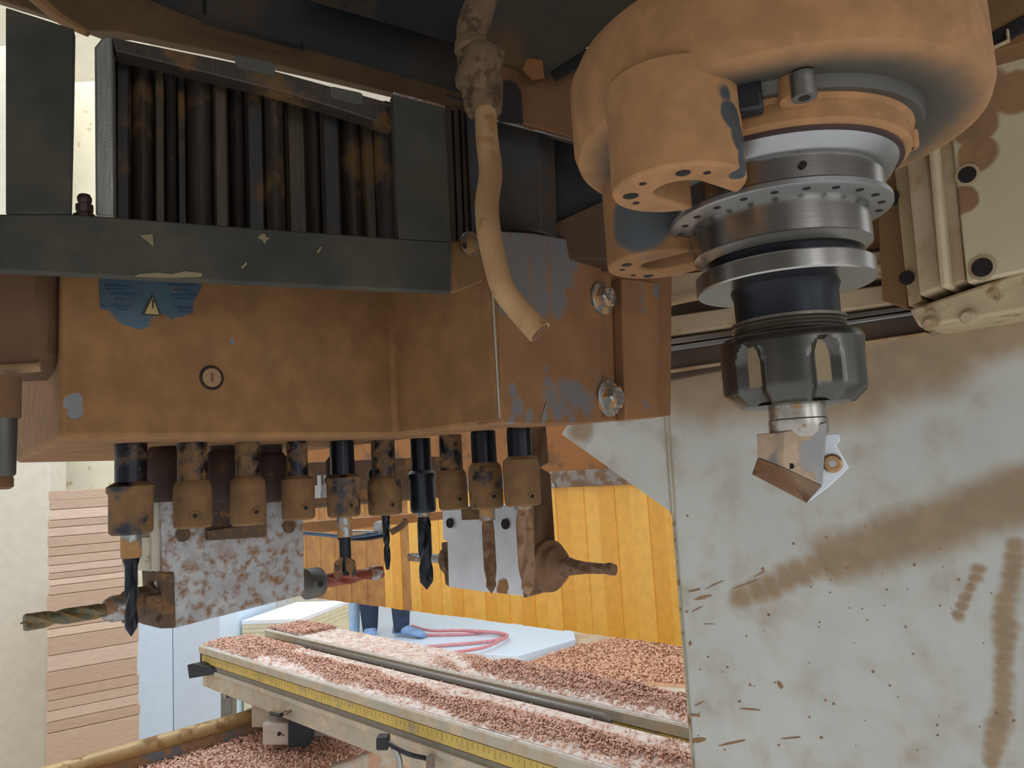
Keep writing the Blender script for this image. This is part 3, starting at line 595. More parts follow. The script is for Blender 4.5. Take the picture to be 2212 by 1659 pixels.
for n, (i, j, yt, yb, rc, rs, ms, mc, flare, lb) in enumerate(specs):
    c = sp_at(i, j); z1 = zpx(c, yt, rc); z0 = zpx(c, yb, rc*.9)
    t = thing('drill_chuck', V((c.x, c.y, z0)), lb, 'drill chuck', 'vertical drill chucks under the housing')
    MB().lathe(c+Z*z1, [(rs, -.001), (rs, zh-z1+.001)], Z, 32).build('shaft', mshaft[ms], t)
    pr_ = [(rc*.86, z0), (rc*.98, z0+.0012), (rc, z0+.004)]
    pr_ += [(rc, z1-.005), (rc*1.1, z1-.0035), (rc*1.1, z1-.001), (rs*1.05, z1+.0012)] if flare else [(rc, z1-.004), (rc*.95, z1-.0008), (rs*1.05, z1+.0015)]
    MB().lathe(c, pr_, Z, 40).build('collar', mcoll[mc], t)
    h = V((c.x, c.y, 0)); h.normalize()
    if n not in (0, 6):
        side = V((h.y, -h.x, 0))*random.choice((-.35, .1, .45)); dirv = (-h+side).normalized(); hz_ = z0+(z1-z0)*.28
        if n == 9: dirv = (-h+V((h.y, -h.x, 0))*.55).normalized(); hz_ = z0+(z1-z0)*.2
        MB().lathe(V((c.x, c.y, hz_))+dirv*(rc-.0012), [(.0026, 0), (.0024, .0018)], dirv, 14).build('set_screw', mcoll[mc], t)
        MB().lathe(V((c.x, c.y, hz_))+dirv*(rc-.0012), [(.0013, 0), (.0013, .0021)], dirv, 6).build('screw_socket', M['hole'], t)
    chucks.append((c, z0))
mrear = mat('rear_dark_brown', '3a2a1e', .7, .2, dust='5a4028', cover=.3, scale=90)
# rear chucks half hidden behind the front row
for k_, (i, j) in enumerate(((.9, -1), (2.0, -1), (3.0, -1), (4.6, -1), (5.35, -.55))):
    c = sp_at(i, j); z0 = zpx(c, 1085 if k_ < 4 else 1108, .01); z1 = z0+.03
    t = thing('rear_drill_chuck', V((c.x, c.y, z0)), ['dark rear drill chuck behind the second front chuck', 'dark rear drill chuck behind the third front chuck', 'dark rear drill chuck behind the fourth front chuck',
              'dark rear drill chuck behind the fifth front chuck', 'dark rear drill chuck close behind the one with the needle drill'][k_], 'drill chuck', 'rear drill chucks')
    MB().lathe(c+Z*z1, [(.007, 0), (.007, zh-z1+.001)], Z, 24).build('shaft', mrear, t)
    MB().lathe(c, [(.0088, z0), (.0098, z0+.002), (.0098, z1-.002), (.0075, z1+.001)], Z, 28).build('collar', mrear if k_ < 4 else mcoll[2], t)

# drill bits ----------------------------------------------------------
def twist(o, ax, prof, turns, seg=16, lob=.45, hand=1):
    """fluted drill: prof = [(r, h)...]; two-lobed section turning along the axis"""
    ax = V(ax).normalized(); e = (Z if abs(ax.z) < .9 else V((1, 0, 0))).cross(ax).normalized(); g_ = ax.cross(e); rg = []
    H = prof[-1][1]; n = 40
    hs = [H*k/n for k in range(n+1)]
    def rad(h):
        for (r1, h1), (r2, h2) in zip(prof, prof[1:]):
            if h1 <= h <= h2: return r1+(r2-r1)*(h-h1)/max(h2-h1, 1e-9)
        return prof[-1][0]
    for h in hs:
        ph = hand*2*math.pi*turns*h/H; r_ = rad(h); ring = []
        for k in range(seg):
            a_ = 2*math.pi*k/seg; q = abs(math.cos(a_)); f_ = 1 if q > .62 else 1-lob*(1-q/.62)**.7
            ring.append(V(o)+ax*h+(e*math.cos(a_+ph)+g_*math.sin(a_+ph))*max(r_*f_, 1e-5))
        rg.append(ring)
    return MB().rings(rg)
mbitd = mat('dark_drill_steel', '23262a', .35, .8, dust='6b5238', cover=.2, scale=250)
mbito = mat('olive_dusty_drill', '5c5a46', .5, .5, dust='7a6a4c', cover=.5, scale=200)
mbitb = mat('dust_caked_drill', '71563f', .9, dust='634934', cover=.5, scale=200)
msh = mat('shank_steel', '8c8c88', .35, .8, dust='a8845c', cover=.5, scale=120)
def vbit(idx, yt_sh, y_tip, r_sh, r_b, mt_, label, turns=1.2, spur=True):
    c, z0 = chucks[idx]; zs = zpx(c, yt_sh, 0); zt_ = zpx(c, y_tip, 0)
    t = thing('drill_bit', V((c.x, c.y, zt_)), label, 'drill bit')
    MB().lathe(c, [(r_sh, zs), (r_sh, z0+.0005)], Z, 24).build('shank', msh if r_sh > .003 else mt_, t)
    Hh = zs-zt_
    twist(V((c.x, c.y, zs+.0005)), -Z, [(r_sh*.9, 0), (r_b, Hh*.12), (r_b, Hh*.86), (r_b*.92, Hh*.9), (.0003, Hh)] if spur else [(r_sh, 0), (r_b, Hh*.2), (r_b, Hh*.8), (r_b*.5, Hh)], turns).build('fluted_body', mt_, t)
    return t
vbit(0, 1205, 1376, .0050, .0031, mbitd, 'dark spear-pointed drill bit in the leftmost chuck, in front of the horizontal drill', .7)
c, z0 = chucks[0]
mwing = mat('wing_steel', '3c3630', .45, .6, dust='7a5c3e', cover=.5, scale=200)
# stepped cutter in chuck five
c, z0 = chucks[4]; t = thing('stepped_cutter', V((c.x, c.y, zpx(c, 1248))), 'short dark hinge-boring cutter with two wing tips under the fifth chuck', 'cutter')
za, zb_, zc_ = zpx(c, 1160), zpx(c, 1205), zpx(c, 1236)
MB().lathe(c, [(.0048, za), (.0048, z0+.0005)], Z, 24).build('shank', msh, t)
MB().lathe(c, [(.0018, zc_-.002), (.0036, zb_), (.0036, za+.0004)], Z, 24).build('neck', mbitd, t)
for s_ in (-1, 1):
    o_ = V((c.x, c.y, 0)); MB().prism([o_+V((s_*.0005, -.0045, zb_+.002)), o_+V((s_*.0062, -.0045, zb_-.002)), o_+V((s_*.0070, -.0045, zc_-.001)), o_+V((s_*.0048, -.0045, zc_-.0035)), o_+V((s_*.0012, -.0045, zc_+.002))], V((0, .0035, 0))).build('wing_tip', mwing, t, bevel=.0003)
vbit(5, 1122, 1232, .0028, .0022, mbitd, 'thin black needle drill bit hanging right of the stepped cutter', .9, False)
vbit(6, 1116, 1275, .0048, .0048, mbitd, 'thick black fluted drill bit left of the silver gearbox', .8)
mbitb2 = mat('pale_dust_caked_drill', '8a6c50', .9, dust='7a5c42', cover=.4, scale=200)
vbit(8, 1124, 1283, .0050, .0040, mbitb, 'brown dust-caked drill bit in front of the silver gearbox face', .6)
vbit(9, 1100, 1290, .0052, .0052, mbitb2, 'brown dust-caked drill bit at the corner of the right gearbox', .6)

# ------------------------------------------------------------------ left horizontal gearbox
mgb = mat('bare_aluminium_dusty', 'a3a19f', .5, .3, dust='86664a', cover=.40, scale=170, soft=.13, var=.12, bump=.5, edge=.3, bsoft=.5, clean=[(P(400, 1190, .47), .009), (P(560, 1330, .49), .006)], dusty=[(P(515, 1275, .475), .008), (P(500, 1190, .475), .009), (P(560, 1200, .48), .006)])
g1 = P(379, 1340, .455)
def ga(x, y, o=0): return on(x, y, g1-L*o, L)
GA = thing('horizontal_gearbox', ga(379, 1357), 'silver dust-mottled gearbox block hanging under the left chucks, drills at both ends', 'gearbox')
MB().prism([ga(*q) for q in ((349, 1070), (600, 1062), (655, 1060), (658, 1285), (379, 1357), (375, 1236), (352, 1238))], L*.038).build('gearbox_block', mgb, GA, bevel=.0008)
MB().prism([ga(x, y, -.004) for x, y in ((329, 1076), (350, 1074), (352, 1238), (329, 1232))], L*.03).build('side_cover', mat('cream_side_plate', 'b3ac98', .6, dust='8c7a5c', cover=.25, scale=150), GA, bevel=.0005)
MB().prism([ga(x, y, -.008) for x, y in ((300, 1160), (330, 1160), (330, 1235), (303, 1232))], L*.03).build('side_cover', mat('cream_side_plate2', 'bab39c', .6, dust='8c7a5c', cover=.25, scale=150), GA, bevel=.0005)
mbr = mat('brown_dusty_metal', '54402e', .8, dust='745a40', cover=.45, scale=120)
MB().prism([ga(x, y, .001) for x, y in ((347, 1236), (377, 1236), (380, 1357), (345, 1358), (343, 1345), (352, 1330))], L*.03).build('end_cap', mbr, GA, bevel=.0008)
MB().prism([ga(x, y, .004) for x, y in ((447, 1055), (575, 1040), (578, 1160), (450, 1166))], L*.006).build('nozzle_plate', mat('dark_brown_nozzle', '43342a', .8, dust='6e5238', cover=.4, scale=160), GA, bevel=.001)
MB().prism([ga(x, y, .007) for x, y in ((450, 1146), (575, 1128), (578, 1160), (450, 1168))], L*.004).build('nozzle_lip', mbr, GA, bevel=.0005)
for x, y in ((395, 1155), (624, 1138)): MB().lathe(ga(x, y, .0006), [(.0043, 0), (.0043, .0008)], -L, 20).build('cap_plug', mbr, GA)
# left chuck + bit along -R
pc1 = on(330, 1302, g1+L*.012, L)
HC = thing('horizontal_chuck', pc1, 'brown dusty horizontal chuck at the left end of the silver gearbox', 'drill chuck')
MB().lathe(pc1+R*.003, [(.0125, 0), (.0125, .006), (.0105, .0065), (.0105, .013), (.0092, .0135), (.0092, .020)], -R, 8).build('chuck_nut', mbr, HC, bevel=.0005)
MB().lathe(pc1-R*.017, [(.0075, 0), (.0075, .006), (.0055, .010)], -R, 24).build('chuck_collar', M['steel_dusty'], HC)
MB().cbox(pc1-R*.002-Z*.0+(-L)*.0105, R*.012, L*.003, Z*.012).build('clamp_flat', mbr, HC, bevel=.001)
for dz in (-.010, .0115): MB().lathe(pc1+R*.001-L*.006+Z*dz, [(.0025, 0), (.0025, .0016)], -L, 14).build('clamp_screw', mbolt, HC)
tipq = on(55, 1328, pc1, L); ln = (pc1-tipq).dot(R)
HBt = thing('horizontal_drill_bit', tipq, 'olive dust-coated fluted drill bit pointing left from the horizontal chuck', 'drill bit')
twist(pc1-R*.024, -R, [(.0035, 0), (.0042, .006), (.0042, .012), (.0044, ln*.45), (.0046, ln-.024), (.0042, ln-.0235)], .8, lob=.42).build('fluted_body', mbito, HBt)
MB().lathe(pc1-R*(ln-.0006), [(.0012, 0), (.0003, .003)], -R, 8).build('centre_point', mbito, HBt)
# right chuck + red bit along +R
pc2 = on(660, 1262, g1+L*.015, L)
HD = thing('horizontal_chuck', pc2, 'grey round horizontal chuck at the right end of the silver gearbox', 'drill chuck')
MB().lathe(pc2, [(.0105, 0), (.0105, .010), (.0098, .0115)], R, 32).build('chuck_body', mat('dark_chuck_steel', '5e5c58', .4, .7), HD)
MB().lathe(pc2+R*.0055-L*.0098, [(.002, 0), (.002, .001)], -L, 14).build('screw_socket', M['hole'], HD)
tq = on(824, 1232, pc2, L); ln = (tq-pc2).dot(R)
HR = thing('red_drill_bit', pc2+R*.012, 'red fluted drill bit pointing right toward the yellow curtain', 'drill bit')
twist(pc2+R*.011, R, [(.0046, 0), (.0048, .01), (.0048, .03), (.0046, ln-.014), (.0046, ln-.011)], .7, lob=.42).build('fluted_body', mat('red_coated_drill', '7e3622', .35, .2, dust='8a5a3c', cover=.2, scale=100), HR)
twist(pc2+R*(ln-.012), R, [(.0054, 0), (.0057, .008), (.003, .012)], .12, lob=.5).build('cutting_tip', M['steel_dusty'], HR)

# ------------------------------------------------------------------ right gearbox block
g2 = P(1125, 1200, .505)
def gb(x, y, o=0): return on(x, y, g2-R*o, R)      # silver face, along L
g3 = gb(1134, 1288)-L*.002
def gc(x, y, o=0): return on(x, y, g3-L*o, L)      # dusty face, along R
GB = thing('right_gearbox', gb(1110, 1285), 'silver and brown gearbox column hanging under the right end chucks', 'gearbox')
mgs = mat('clean_aluminium', 'c6c6c8', .42, .3, dust='94714b', cover=.12, scale=140, var=.06, bump=.2, dusty=[(gb(1085, 1270), .006)])
MB().prism([gb(*q) for q in ((955, 1095), (1125, 1090), (1134, 1288), (1040, 1278), (969, 1268), (966, 1170), (957, 1165))], R*.020).build('gearbox_block', mgs, GB, bevel=.0006)
MB().prism([gb(x, y, -.001) for x, y in ((953, 1172), (968, 1170), (969, 1268), (962, 1262), (958, 1230))], R*.02).build('end_cap', mbr, GB, bevel=.0005)
mgd = mat('dusted_brown_face', '71533a', .95, dust='664831', cover=.4, scale=60, var=.1)
MB().prism([gc(*q) for q in ((1150, 1100), (1146, 925), (1180, 915), (1187, 1000), (1170, 1010), (1190, 1022), (1206, 1270), (1160, 1284))], L*.02+R*.0).build('column_body', mgd, GB, bevel=.001)
MB().prism([gc(*q) for q in ((1126, 1100), (1145, 1090), (1140, 925), (1180, 915), (1187, 1000), (1170, 1010), (1190, 1022), (1207, 1272), (1134, 1292))], L*.0018).build('column_plate', mgd, GB, bevel=.001)
for x, y in ((973, 1130), (1093, 1132)): MB().lathe(gb(x, y, .0006), [(.0035, 0), (.0035, .0012)], -R, 16).build('screw_plug', M['hole'], GB)
MB().prism([gb(x, y, .002) for x, y in ((995, 1094), (1045, 1094), (1045, 1122), (997, 1124))], R*.004).build('nozzle_lip', mbr, GB, bevel=.0005)
pr3 = gc(1182, 1222)
HE = thing('horizontal_chuck', pr3, 'round brown dust-buried chuck on the right gearbox column', 'drill chuck')
MB().lathe(pr3, [(.0175, 0), (.0170, .004), (.0135, .006), (.0125, .010), (.0085, .013), (.0072, .016)], -L, 36).build('chuck_body', mgd, HE)
tq = on(1325, 1229, pr3, R); ln = (tq-pr3).dot(-L)
HF = thing('horizontal_drill_bit', pr3-L*.016, 'brown dust-caked fluted drill bit pointing right from the right gearbox', 'drill bit')
twist(pr3-L*.0155, -L, [(.0075, 0), (.0050, .008), (.0038, .018), (.0032, ln*.6), (.0046, ln-.017), (.0044, ln-.0155)], .45, lob=.30).build('fluted_body', mbitb, HF)
pl_ = gb(962, 1212)+R*.010
tq = on(888, 1205, pl_, R); ln = (tq-pl_).dot(L)
HG = thing('horizontal_chuck', pl_, 'small dark scalloped chuck on the left side of the right gearbox', 'drill chuck')
MB().lathe(pl_+L*.000, [(.012, 0), (.012, .006), (.008, .008)], L, 12).build('chuck_nut', mbr, HG, bevel=.0004)
HH = thing('horizontal_drill_bit', pl_+L*.008, 'short silver drill bit pointing left behind the thick black drill', 'drill bit')
twist(pl_+L*.0082, L, [(.0032, 0), (.0034, .01), (.0034, ln-.009), (.0040, ln-.0085)], .5, lob=.35).build('fluted_body', M['steel_dusty'], HH)
# fittings glimpsed behind the chucks ---------------------------------
ft_ = thing('pneumatic_fitting', P(700, 1060, .62), 'small chrome pneumatic fitting glimpsed between the fourth and fifth chucks', 'fitting')
for y_, r_, hh in ((1075, .008, .005), (1064, .0065, .006), (1048, .0045, .008)): MB().lathe(P(698, y_, .62), [(r_, 0), (r_, hh)], Z, 6 if r_ > .006 else 16).build('fitting_ring', M['steel'], ft_)
vb = MB().prism([P(x, y, .66) for x, y in ((640, 1000), (960, 985), (960, 1075), (655, 1100))], V((.01, .03, 0))).build('valve_block', mat('brown_valve', '5c4430', .8, dust='8a6848', cover=.4, scale=60), bevel=.002); tag(vb, 'brown valve block behind the row of vertical chucks', 'valve block')
cb2 = thing('cable_harness', P(740, 1155, .7), 'thin blue-grey air lines strung behind the stepped cutter', 'cable')
MB().tube([P(640, 1150, .7), P(700, 1155, .7), P(760, 1160, .7), P(830, 1150, .7)], .0018, 8, 5).build('air_line', mat('blue_line', '4a5a70', .5), cb2)
MB().tube([P(740, 1148, .7), P(800, 1149, .7), P(835, 1152, .7)], .0012, 8, 5).build('air_line', M['steel_dull'], cb2)
MB().tube([P(730, 1163, .7), P(790, 1164, .7), P(835, 1156, .7)], .0016, 8, 5).build('air_line', M['black'], cb2)
se = thing('sensor_plug', P(845, 1145, .7), 'silver sensor plug with a brown crimped end behind the needle drill', 'sensor')
MB().lathe(P(815, 1140, .7), [(.006, 0), (.006, .010), (.0045, .012)], R, 18).build('sensor_body', M['steel_dull'], se)
MB().tube([P(845, 1150, .7), P(862, 1140, .7), P(876, 1128, .7), P(870, 1124, .7)], .003, 8, 4).build('crimp', mbr, se)
bm2 = MB().prism([P(x, y, .9) for x, y in ((560, 1136), (960, 1105), (960, 1122), (560, 1165))], R*.02+L*.02).build('cross_bar', mor, cu, bevel=.001)

# ================================================================== DARK GREY WINDOW FRAME PLATE
ya = math.radians(66); fdir = V((math.sin(ya), math.cos(ya), 0)); fn = V((-math.cos(ya), math.sin(ya), 0))   # runs right, slightly away
fr0 = P(975, 600, .378)
def fp(x, y, o=0): return on(x, y, fr0-fn*o, fn)
FR = thing('frame_plate', fp(480, 600), 'dark blue-grey steel plate with a rectangular window above the housing', 'steel frame')
MB().prism([fp(x, y) for x, y in ((12, 15), (160, 62), (157, 250), (152, 462), (12, 462))], fn*.006).build('left_post', M['frame'], FR, bevel=.0006)
MB().prism([fp(x, y) for x, y in ((-140, 462), (152, 462), (862, 515), (975, 522), (975, 631), (480, 608), (0, 584), (-140, 578))], fn*.006).build('lower_bar', M['frame'], FR, bevel=.0008)
MB().prism([fp(x, y) for x, y in ((848, 203), (960, 232), (975, 522), (862, 515))], fn*.006).build('right_post', M['frame'], FR, bevel=.0006)
mchipw = mat('pale_scratch', '75684a', .8)
ch_ = MB()
for pl in (((302, 508), (330, 506), (332, 534), (322, 524)), ((565, 505), (573, 505), (575, 512), (584, 514), (575, 520), (572, 528), (567, 518), (556, 514)), ((685, 545), (692, 532), (695, 535), (688, 548)), ((520, 578), (532, 566), (534, 570), (524, 580)),
           ((300, 592), (340, 589), (370, 592), (400, 586), (436, 590), (436, 598), (360, 600), (290, 597))):
    ch_.prism([fp(x, y, .0003) for x, y in pl], fn*.0006)
o = ch_.build('paint_chips', mchipw, FR, smooth=False); o['kind'] = 'stuff'
# what is seen through the window: bank of dark cylinders
CY = thing('cylinder_bank', fp(550, 520), 'bank of upright dark brown profiles seen through the frame window', 'cylinder bank')
mcy = [mat('dark_profile_%d' % i, c, .5, .1, dust='5a4420', cover=.35, scale=30, streak=(60, 60, 2), var=.3) for i, c in enumerate(('26211c', '32281e', '3c3020', '2c2420'))]
edges = [250, 285, 336, 362, 385, 408, 465, 500, 535, 580, 622, 672, 700, 745, 792, 820, 870]
back = fn*.03
for k in range(len(edges)-1):
    x0_, x1_ = edges[k], edges[k+1]; dd = .012+.004*((k*5) % 3)
    def bq(x, y): return on(x, y, fr0+fn*(.018+dd), fn)
    a, b = bq(x0_, 560), bq(x1_-3, 560); n_ = 6; cr = []; cw = (b-a).length
    for q in range(n_+1):
        s_ = q/n_; cr.append(a.lerp(b, s_)-fn*(.005*math.sin(math.pi*s_)) if k % 2 else a.lerp(b, s_)-fn*(.002 if 0 < q < n_ else 0))
    cr += [b+fn*.012, a+fn*.012]; h0 = bq(x0_, 560).z; h1 = bq(x0_, 112+.2*(x0_-250)).z
    MB().prism([V((p.x, p.y, h0)) for p in cr], Z*(h1-h0)).build('profile_strip', mcy[k % 4], CY)
MB().prism([on(x, y, fr0+fn*.05, fn) for x, y in ((235, 80), (590, 160), (870, 235), (900, 600), (235, 560))], fn*.004).build('back_panel', mcy[0], CY)
MB().prism([on(x, y, fr0+fn*.012, fn) for x, y in ((240, 80), (590, 152), (850, 224), (850, 275), (780, 250), (620, 200), (460, 160), (250, 110))], fn*.01).build('top_strip', mcy[1], CY, bevel=.0005)
def rrect(f_, x0_, y0_, x1_, y1_, sl, r_=7):
    out = []
    for cx_, cy_, a0 in ((x1_-r_, y0_+r_, -90), (x1_-r_, y1_-r_, 0), (x0_+r_, y1_-r_, 90), (x0_+r_, y0_+r_, 180)):
        for k in range(4): t_ = math.radians(a0+30*k); x = cx_+r_*math.cos(t_); out.append(f_(x, cy_+r_*math.sin(t_)+sl*(x-x0_)))
    return out
mst = mat('grey_green_sticker', '3e3c32' if 1 else '565446', .6)
for x0_, y0_, x1_, y1_ in ((508, 118, 594, 146), (714, 186, 784, 212)): MB().prism(rrect(lambda x, y: on(x, y, fr0+fn*.0115, fn), x0_, y0_, x1_, y1_, .22), fn*.0005).build('rounded_sticker', mst, CY, smooth=False)
stp = MB().prism([on(x, y, fr0+fn*.012, fn) for x, y in ((204, 100), (222, 78), (243, 78), (247, 468), (206, 466))], fn*.03).build('steel_upright', mat('brushed_grey_steel', '8a8880', .42, .6, var=.25, streak=(140, 140, 3), scale=40), bevel=.001)
tag(stp, 'brushed grey steel upright at the left edge of the frame window', 'steel upright')
nz = thing('small_nozzle', fp(175, 462), 'small dark brown threaded nozzle standing at the window corner', 'nozzle')
c = fp(178, 462)+fn*.008
MB().lathe(c-Z*.001, [(.0045, 0), (.0045, .003), (.003, .004), (.0035, .005), (.0035, .0075), (.0022, .008), (.0028, .009), (.003, .0105), (.0022, .012)], Z, 8).build('nozzle_body', mat('dark_brown_brass', '3e2a22', .5, .5), nz)

# ================================================================== OVERHEAD PLATES
mdk = mat('dark_steel_blue_plate', '242728', .6, .1, dust='423323', cover=.35, scale=20, soft=.2, bump=.3)
mdkb = mat('near_black_plate', '131210', .7, dust='2e2418', cover=.4, scale=20)
mbrn = mat('brown_dusty_underside', '5a4329', .9, dust='45321c', cover=.35, scale=26, soft=.2)
def strip(lo, hi, vec):
    mb = MB(); n = len(lo); vs = lo+hi+[p+V(vec) for p in lo+hi]; m_ = 2*n
    fs = []
    for k in range(n-1):
        fs += [(k, k+1, n+k+1, n+k), (m_+k, m_+n+k, m_+n+k+1, m_+k+1), (k, m_+k, m_+k+1, k+1), (n+k, n+k+1, m_+n+k+1, m_+n+k)]
    fs += [(0, n, m_+n, m_), (n-1, m_+n-1, m_+2*n-1, 2*n-1)]
    return mb.add(vs, fs)
def PO(x, y, d=.45): return P(x, y, d)
OV = thing('overhead_beam', PO(500, 60), 'dark steel beam with a brown dusty lower edge across the top left', 'beam')
lo_ = [PO(-300, -90), PO(60, 20), PO(185, 66), PO(250, 68), PO(430, 104), PO(640, 150), PO(850, 200), PO(1000, 240), PO(1260, 306)]
mi_ = [PO(-300, -200, .46), PO(60, -60, .46), PO(320, -2, .46), PO(360, 14, .46), PO(430, 42, .46), PO(640, 98, .46), PO(850, 158, .46), PO(1000, 200, .46), PO(1260, 268, .46)]
mw_ = [p-UP*.004+V((0, .003, 0)) for p in mi_]
hi_ = [PO(-300, -300, .47), PO(60, -200, .47), PO(320, -100, .47), PO(360, -100, .47), PO(430, -100, .47), PO(640, -100, .47), PO(850, -100, .47), PO(1000, -100, .47), PO(1260, -100, .47)]
strip(lo_, mi_, (0, .02, .006)).build('dusty_edge', mbrn, OV, bevel=.001)
strip(mw_, hi_, (0, .02, .01)).build('beam_web', mdk, OV)
strip([PO(650, -4, .44), PO(780, 34, .44), PO(1030, 108, .44)], [PO(650, -80, .45), PO(780, -80, .45), PO(1030, -80, .45)], (0, .01, .01)).build('dark_recess', mdkb, OV)
strip([PO(432, 40, .44), PO(500, 58, .44), PO(650, 98, .44)], [PO(436, 30, .44), PO(500, 48, .44), PO(650, 86, .44)], (0, .006, 0)).build('edge_flange', mdkb, OV)
MB().prism([PO(428, -80, .442), PO(436, -80, .442), PO(438, 42, .442), PO(430, 40, .442)], V((0, .006, 0))).build('vertical_flange', mdkb, OV)
MB().tube([PO(40, -40, .43), PO(120, 30, .43), PO(150, 50, .43), PO(190, 72, .43)], [.0045, .0035, .003, .002], 8, 3).build('bent_rod', mtan2, OV)
MB().tube([PO(850, 201, .448), PO(1000, 241, .448), PO(1100, 267, .448), PO(1250, 305, .448)], .0009, 8, 3).build('edge_bead', M['steel_dusty'], OV)
UP_ = thing('upper_plate', P(1200, 100, .43), 'olive-brown overhead plate between the hose and the spindle flange', 'plate')
molv = mat('olive_brown_plate', '332d20', .8, dust='54402a', cover=.25, scale=14, soft=.2, bsoft=.5, dusty=[(P(1100, 110, .44), .014), (P(1060, 80, .44), .010)])
strip([PO(1040, 100, .44), PO(1090, 140, .44), PO(1175, 176, .44), PO(1260, 110, .44), PO(1480, -50, .44)], [PO(1000, -80, .45), PO(1090, -80, .45), PO(1175, -80, .45), PO(1260, -80, .45), PO(1480, -90, .45)], (0, .012, .01)).build('plate_face', molv, UP_, bevel=.001)
strip([PO(1070, 250, .436), PO(1130, 268, .436), PO(1240, 298, .436), PO(1340, 320, .436), PO(1560, 320, .436)], [PO(1050, 80, .445), PO(1090, 90, .445), PO(1176, 120, .445), PO(1290, 100, .445), PO(1560, -90, .445)], (0, .012, .004)).build('brown_face', mat('brown_face', '6a4627', .85, var=.15, scale=20), UP_, bevel=.001)
MB().prism([P(x, y, .434) for x, y in ((1078, 262), (1080, 176), (1100, 172), (1118, 182), (1127, 205), (1130, 266))], V((0, .001, 0))).build('arch_hole', M['hole'], UP_)
strip([P(1200, 176, .432), P(1300, 118, .432), P(1480, -20, .432), P(1580, -80, .432)], [P(1190, 160, .434), P(1290, 96, .434), P(1440, -30, .434), P(1540, -90, .434)], (0, .003, .003)).build('dark_gap', mdkb, UP_)
MB().prism([P(x, y, .433) for x, y in ((1140, 126), (1172, 130), (1176, 168), (1150, 172), (1128, 150))], V((0, .001, .0))).build('orange_mark', mat('orange_patch', '6e4320', .8), UP_, smooth=False)
MB().prism([P(1430, -200, .45), P(2300, -200, .45), P(2300, -80, .45), P(1430, 0, .45)], V((0, .3, .05))).build('top_cover', mdkb, UP_)
# dark background parts right of the frame
BK = thing('back_panels', P(1050, 400, .46), 'dark upright panels between the frame plate and the spindle', 'panel')
MB().prism([P(x, y, .48) for x, y in ((940, 180), (1330, 240), (1330, 560), (940, 560))], V((.01, .02, 0))).build('black_panel', mdkb, BK)
MB().prism([P(x, y, .455) for x, y in ((962, 200), (1165, 270), (1171, 500), (975, 500))], V((.01, .015, 0))).build('grey_brown_panel', mat('grey_brown_panel', '2d2a26', .7, dust='42301c', cover=.4, scale=22, soft=.15), BK, bevel=.001)
for x0_, x1_ in ((960, 974), (978, 990), (994, 1003)):
    MB().prism([P(x0_, 225, .44), P(x1_, 228, .44), P(x1_+12, 540, .44), P(x0_+12, 540, .44)], V((.001, .006, 0))).build('profile_rib', mat('profile_rib', '3d2f20', .6, .3), BK, bevel=.0006)
MB().prism([P(x, y, .435) for x, y in ((1006, 230), (1040, 236), (1056, 520), (1020, 520))], V((.001, .006, 0))).build('steel_rib', mat('grey_rib', '363736', .5, .4, dust='42301c', cover=.4, scale=60), BK, bevel=.0006)
MB().prism([P(x, y, .475) for x, y in ((1178, 490), (1312, 428), (1345, 560), (1200, 560))], V((.005, .03, 0))).build('brown_gusset', mat('dark_gusset', '4a3420', .85), BK, bevel=.001)

# ================================================================== HOSE
HS = thing('dusty_hose', P(1160, 715, .35), 'dust-caked tan hose hanging with its open end bent right', 'hose')
hpth = [(1048, 215, .39), (1052, 300, .38), (1060, 370, .372), (1052, 440, .36), (1056, 500, .352), (1068, 560, .347), (1085, 620, .343), (1115, 662, .342), (1140, 690, .34), (1166, 718, .338)]
MB().tube([P(*q) for q in hpth], [.0054, .0056, .0057, .0056, .0056, .0054, .0054, .0054, .0056, .0058], 20, 5).build('hose_tube', mat('dust_caked_hose', 'a68259', .95, dust='916e47', cover=.3, scale=60, var=.06, bump=.3), HS)
pe = P(1166, 718, .338); dv = (P(1166, 718, .338)-P(1140, 690, .34)).normalized()
MB().lathe(pe+dv*.0001, [(.0046, 0), (.0046, .0002)], dv, 18).build('hose_bore', M['dust_dark'], HS)
VF = thing('hose_fitting', P(1045, 160, .40), 'knobbly dust-caked valve fitting at the top of the hanging hose', 'fitting')
mfit = mat('caked_fitting', '644e36', .95, dust='493726', cover=.4, scale=120, bump=.5)
MB().tube([P(1050, -60, .40), P(1040, 0, .398), P(1022, 60, .395), P(1018, 100, .394)], [.0078, .0080, .0086, .0072], 16, 4).build('upper_hose', mfit, VF)
MB().lathe(P(1036, 150, .388), [(.009, -.012), (.0105, -.009), (.0108, .008), (.008, .012)], UP*.9+RT*.3, 10).build('valve_body', mfit, VF, bevel=.001)
MB().lathe(P(1048, 215, .390), [(.0064, -.009), (.0088, -.006), (.0092, .010), (.007, .014)], UP, 12).build('hose_nut', mfit, VF, bevel=.001)
MB().lathe(P(1016, 100, .39), [(.0082, -.002), (.0088, 0), (.007, .004)], UP*.8-RT*.3, 14).build('clamp_ring', mfit, VF)
MB().tube([P(1010, 110, .388), P(1060, 130, .384), P(1084, 112, .386)], [.0028, .003, .002], 8, 4).build('lever', mfit, VF)
MB().lathe(P(1030, 142, .383), [(.0032, 0), (.0032, .002), (.0018, .003)], -FW, 12).build('valve_knob', mfit, VF)
MB().lathe(P(1024, 172, .384), [(.0036, 0), (.003, .002)], -FW, 8).build('valve_cap', M['dust'], VF)
MB().tube([P(1010, 205, .388), P(1016, 235, .388), P(1022, 255, .388)], [.0025, .003, .0015], 8, 4).build('dust_clump', mfit, VF)
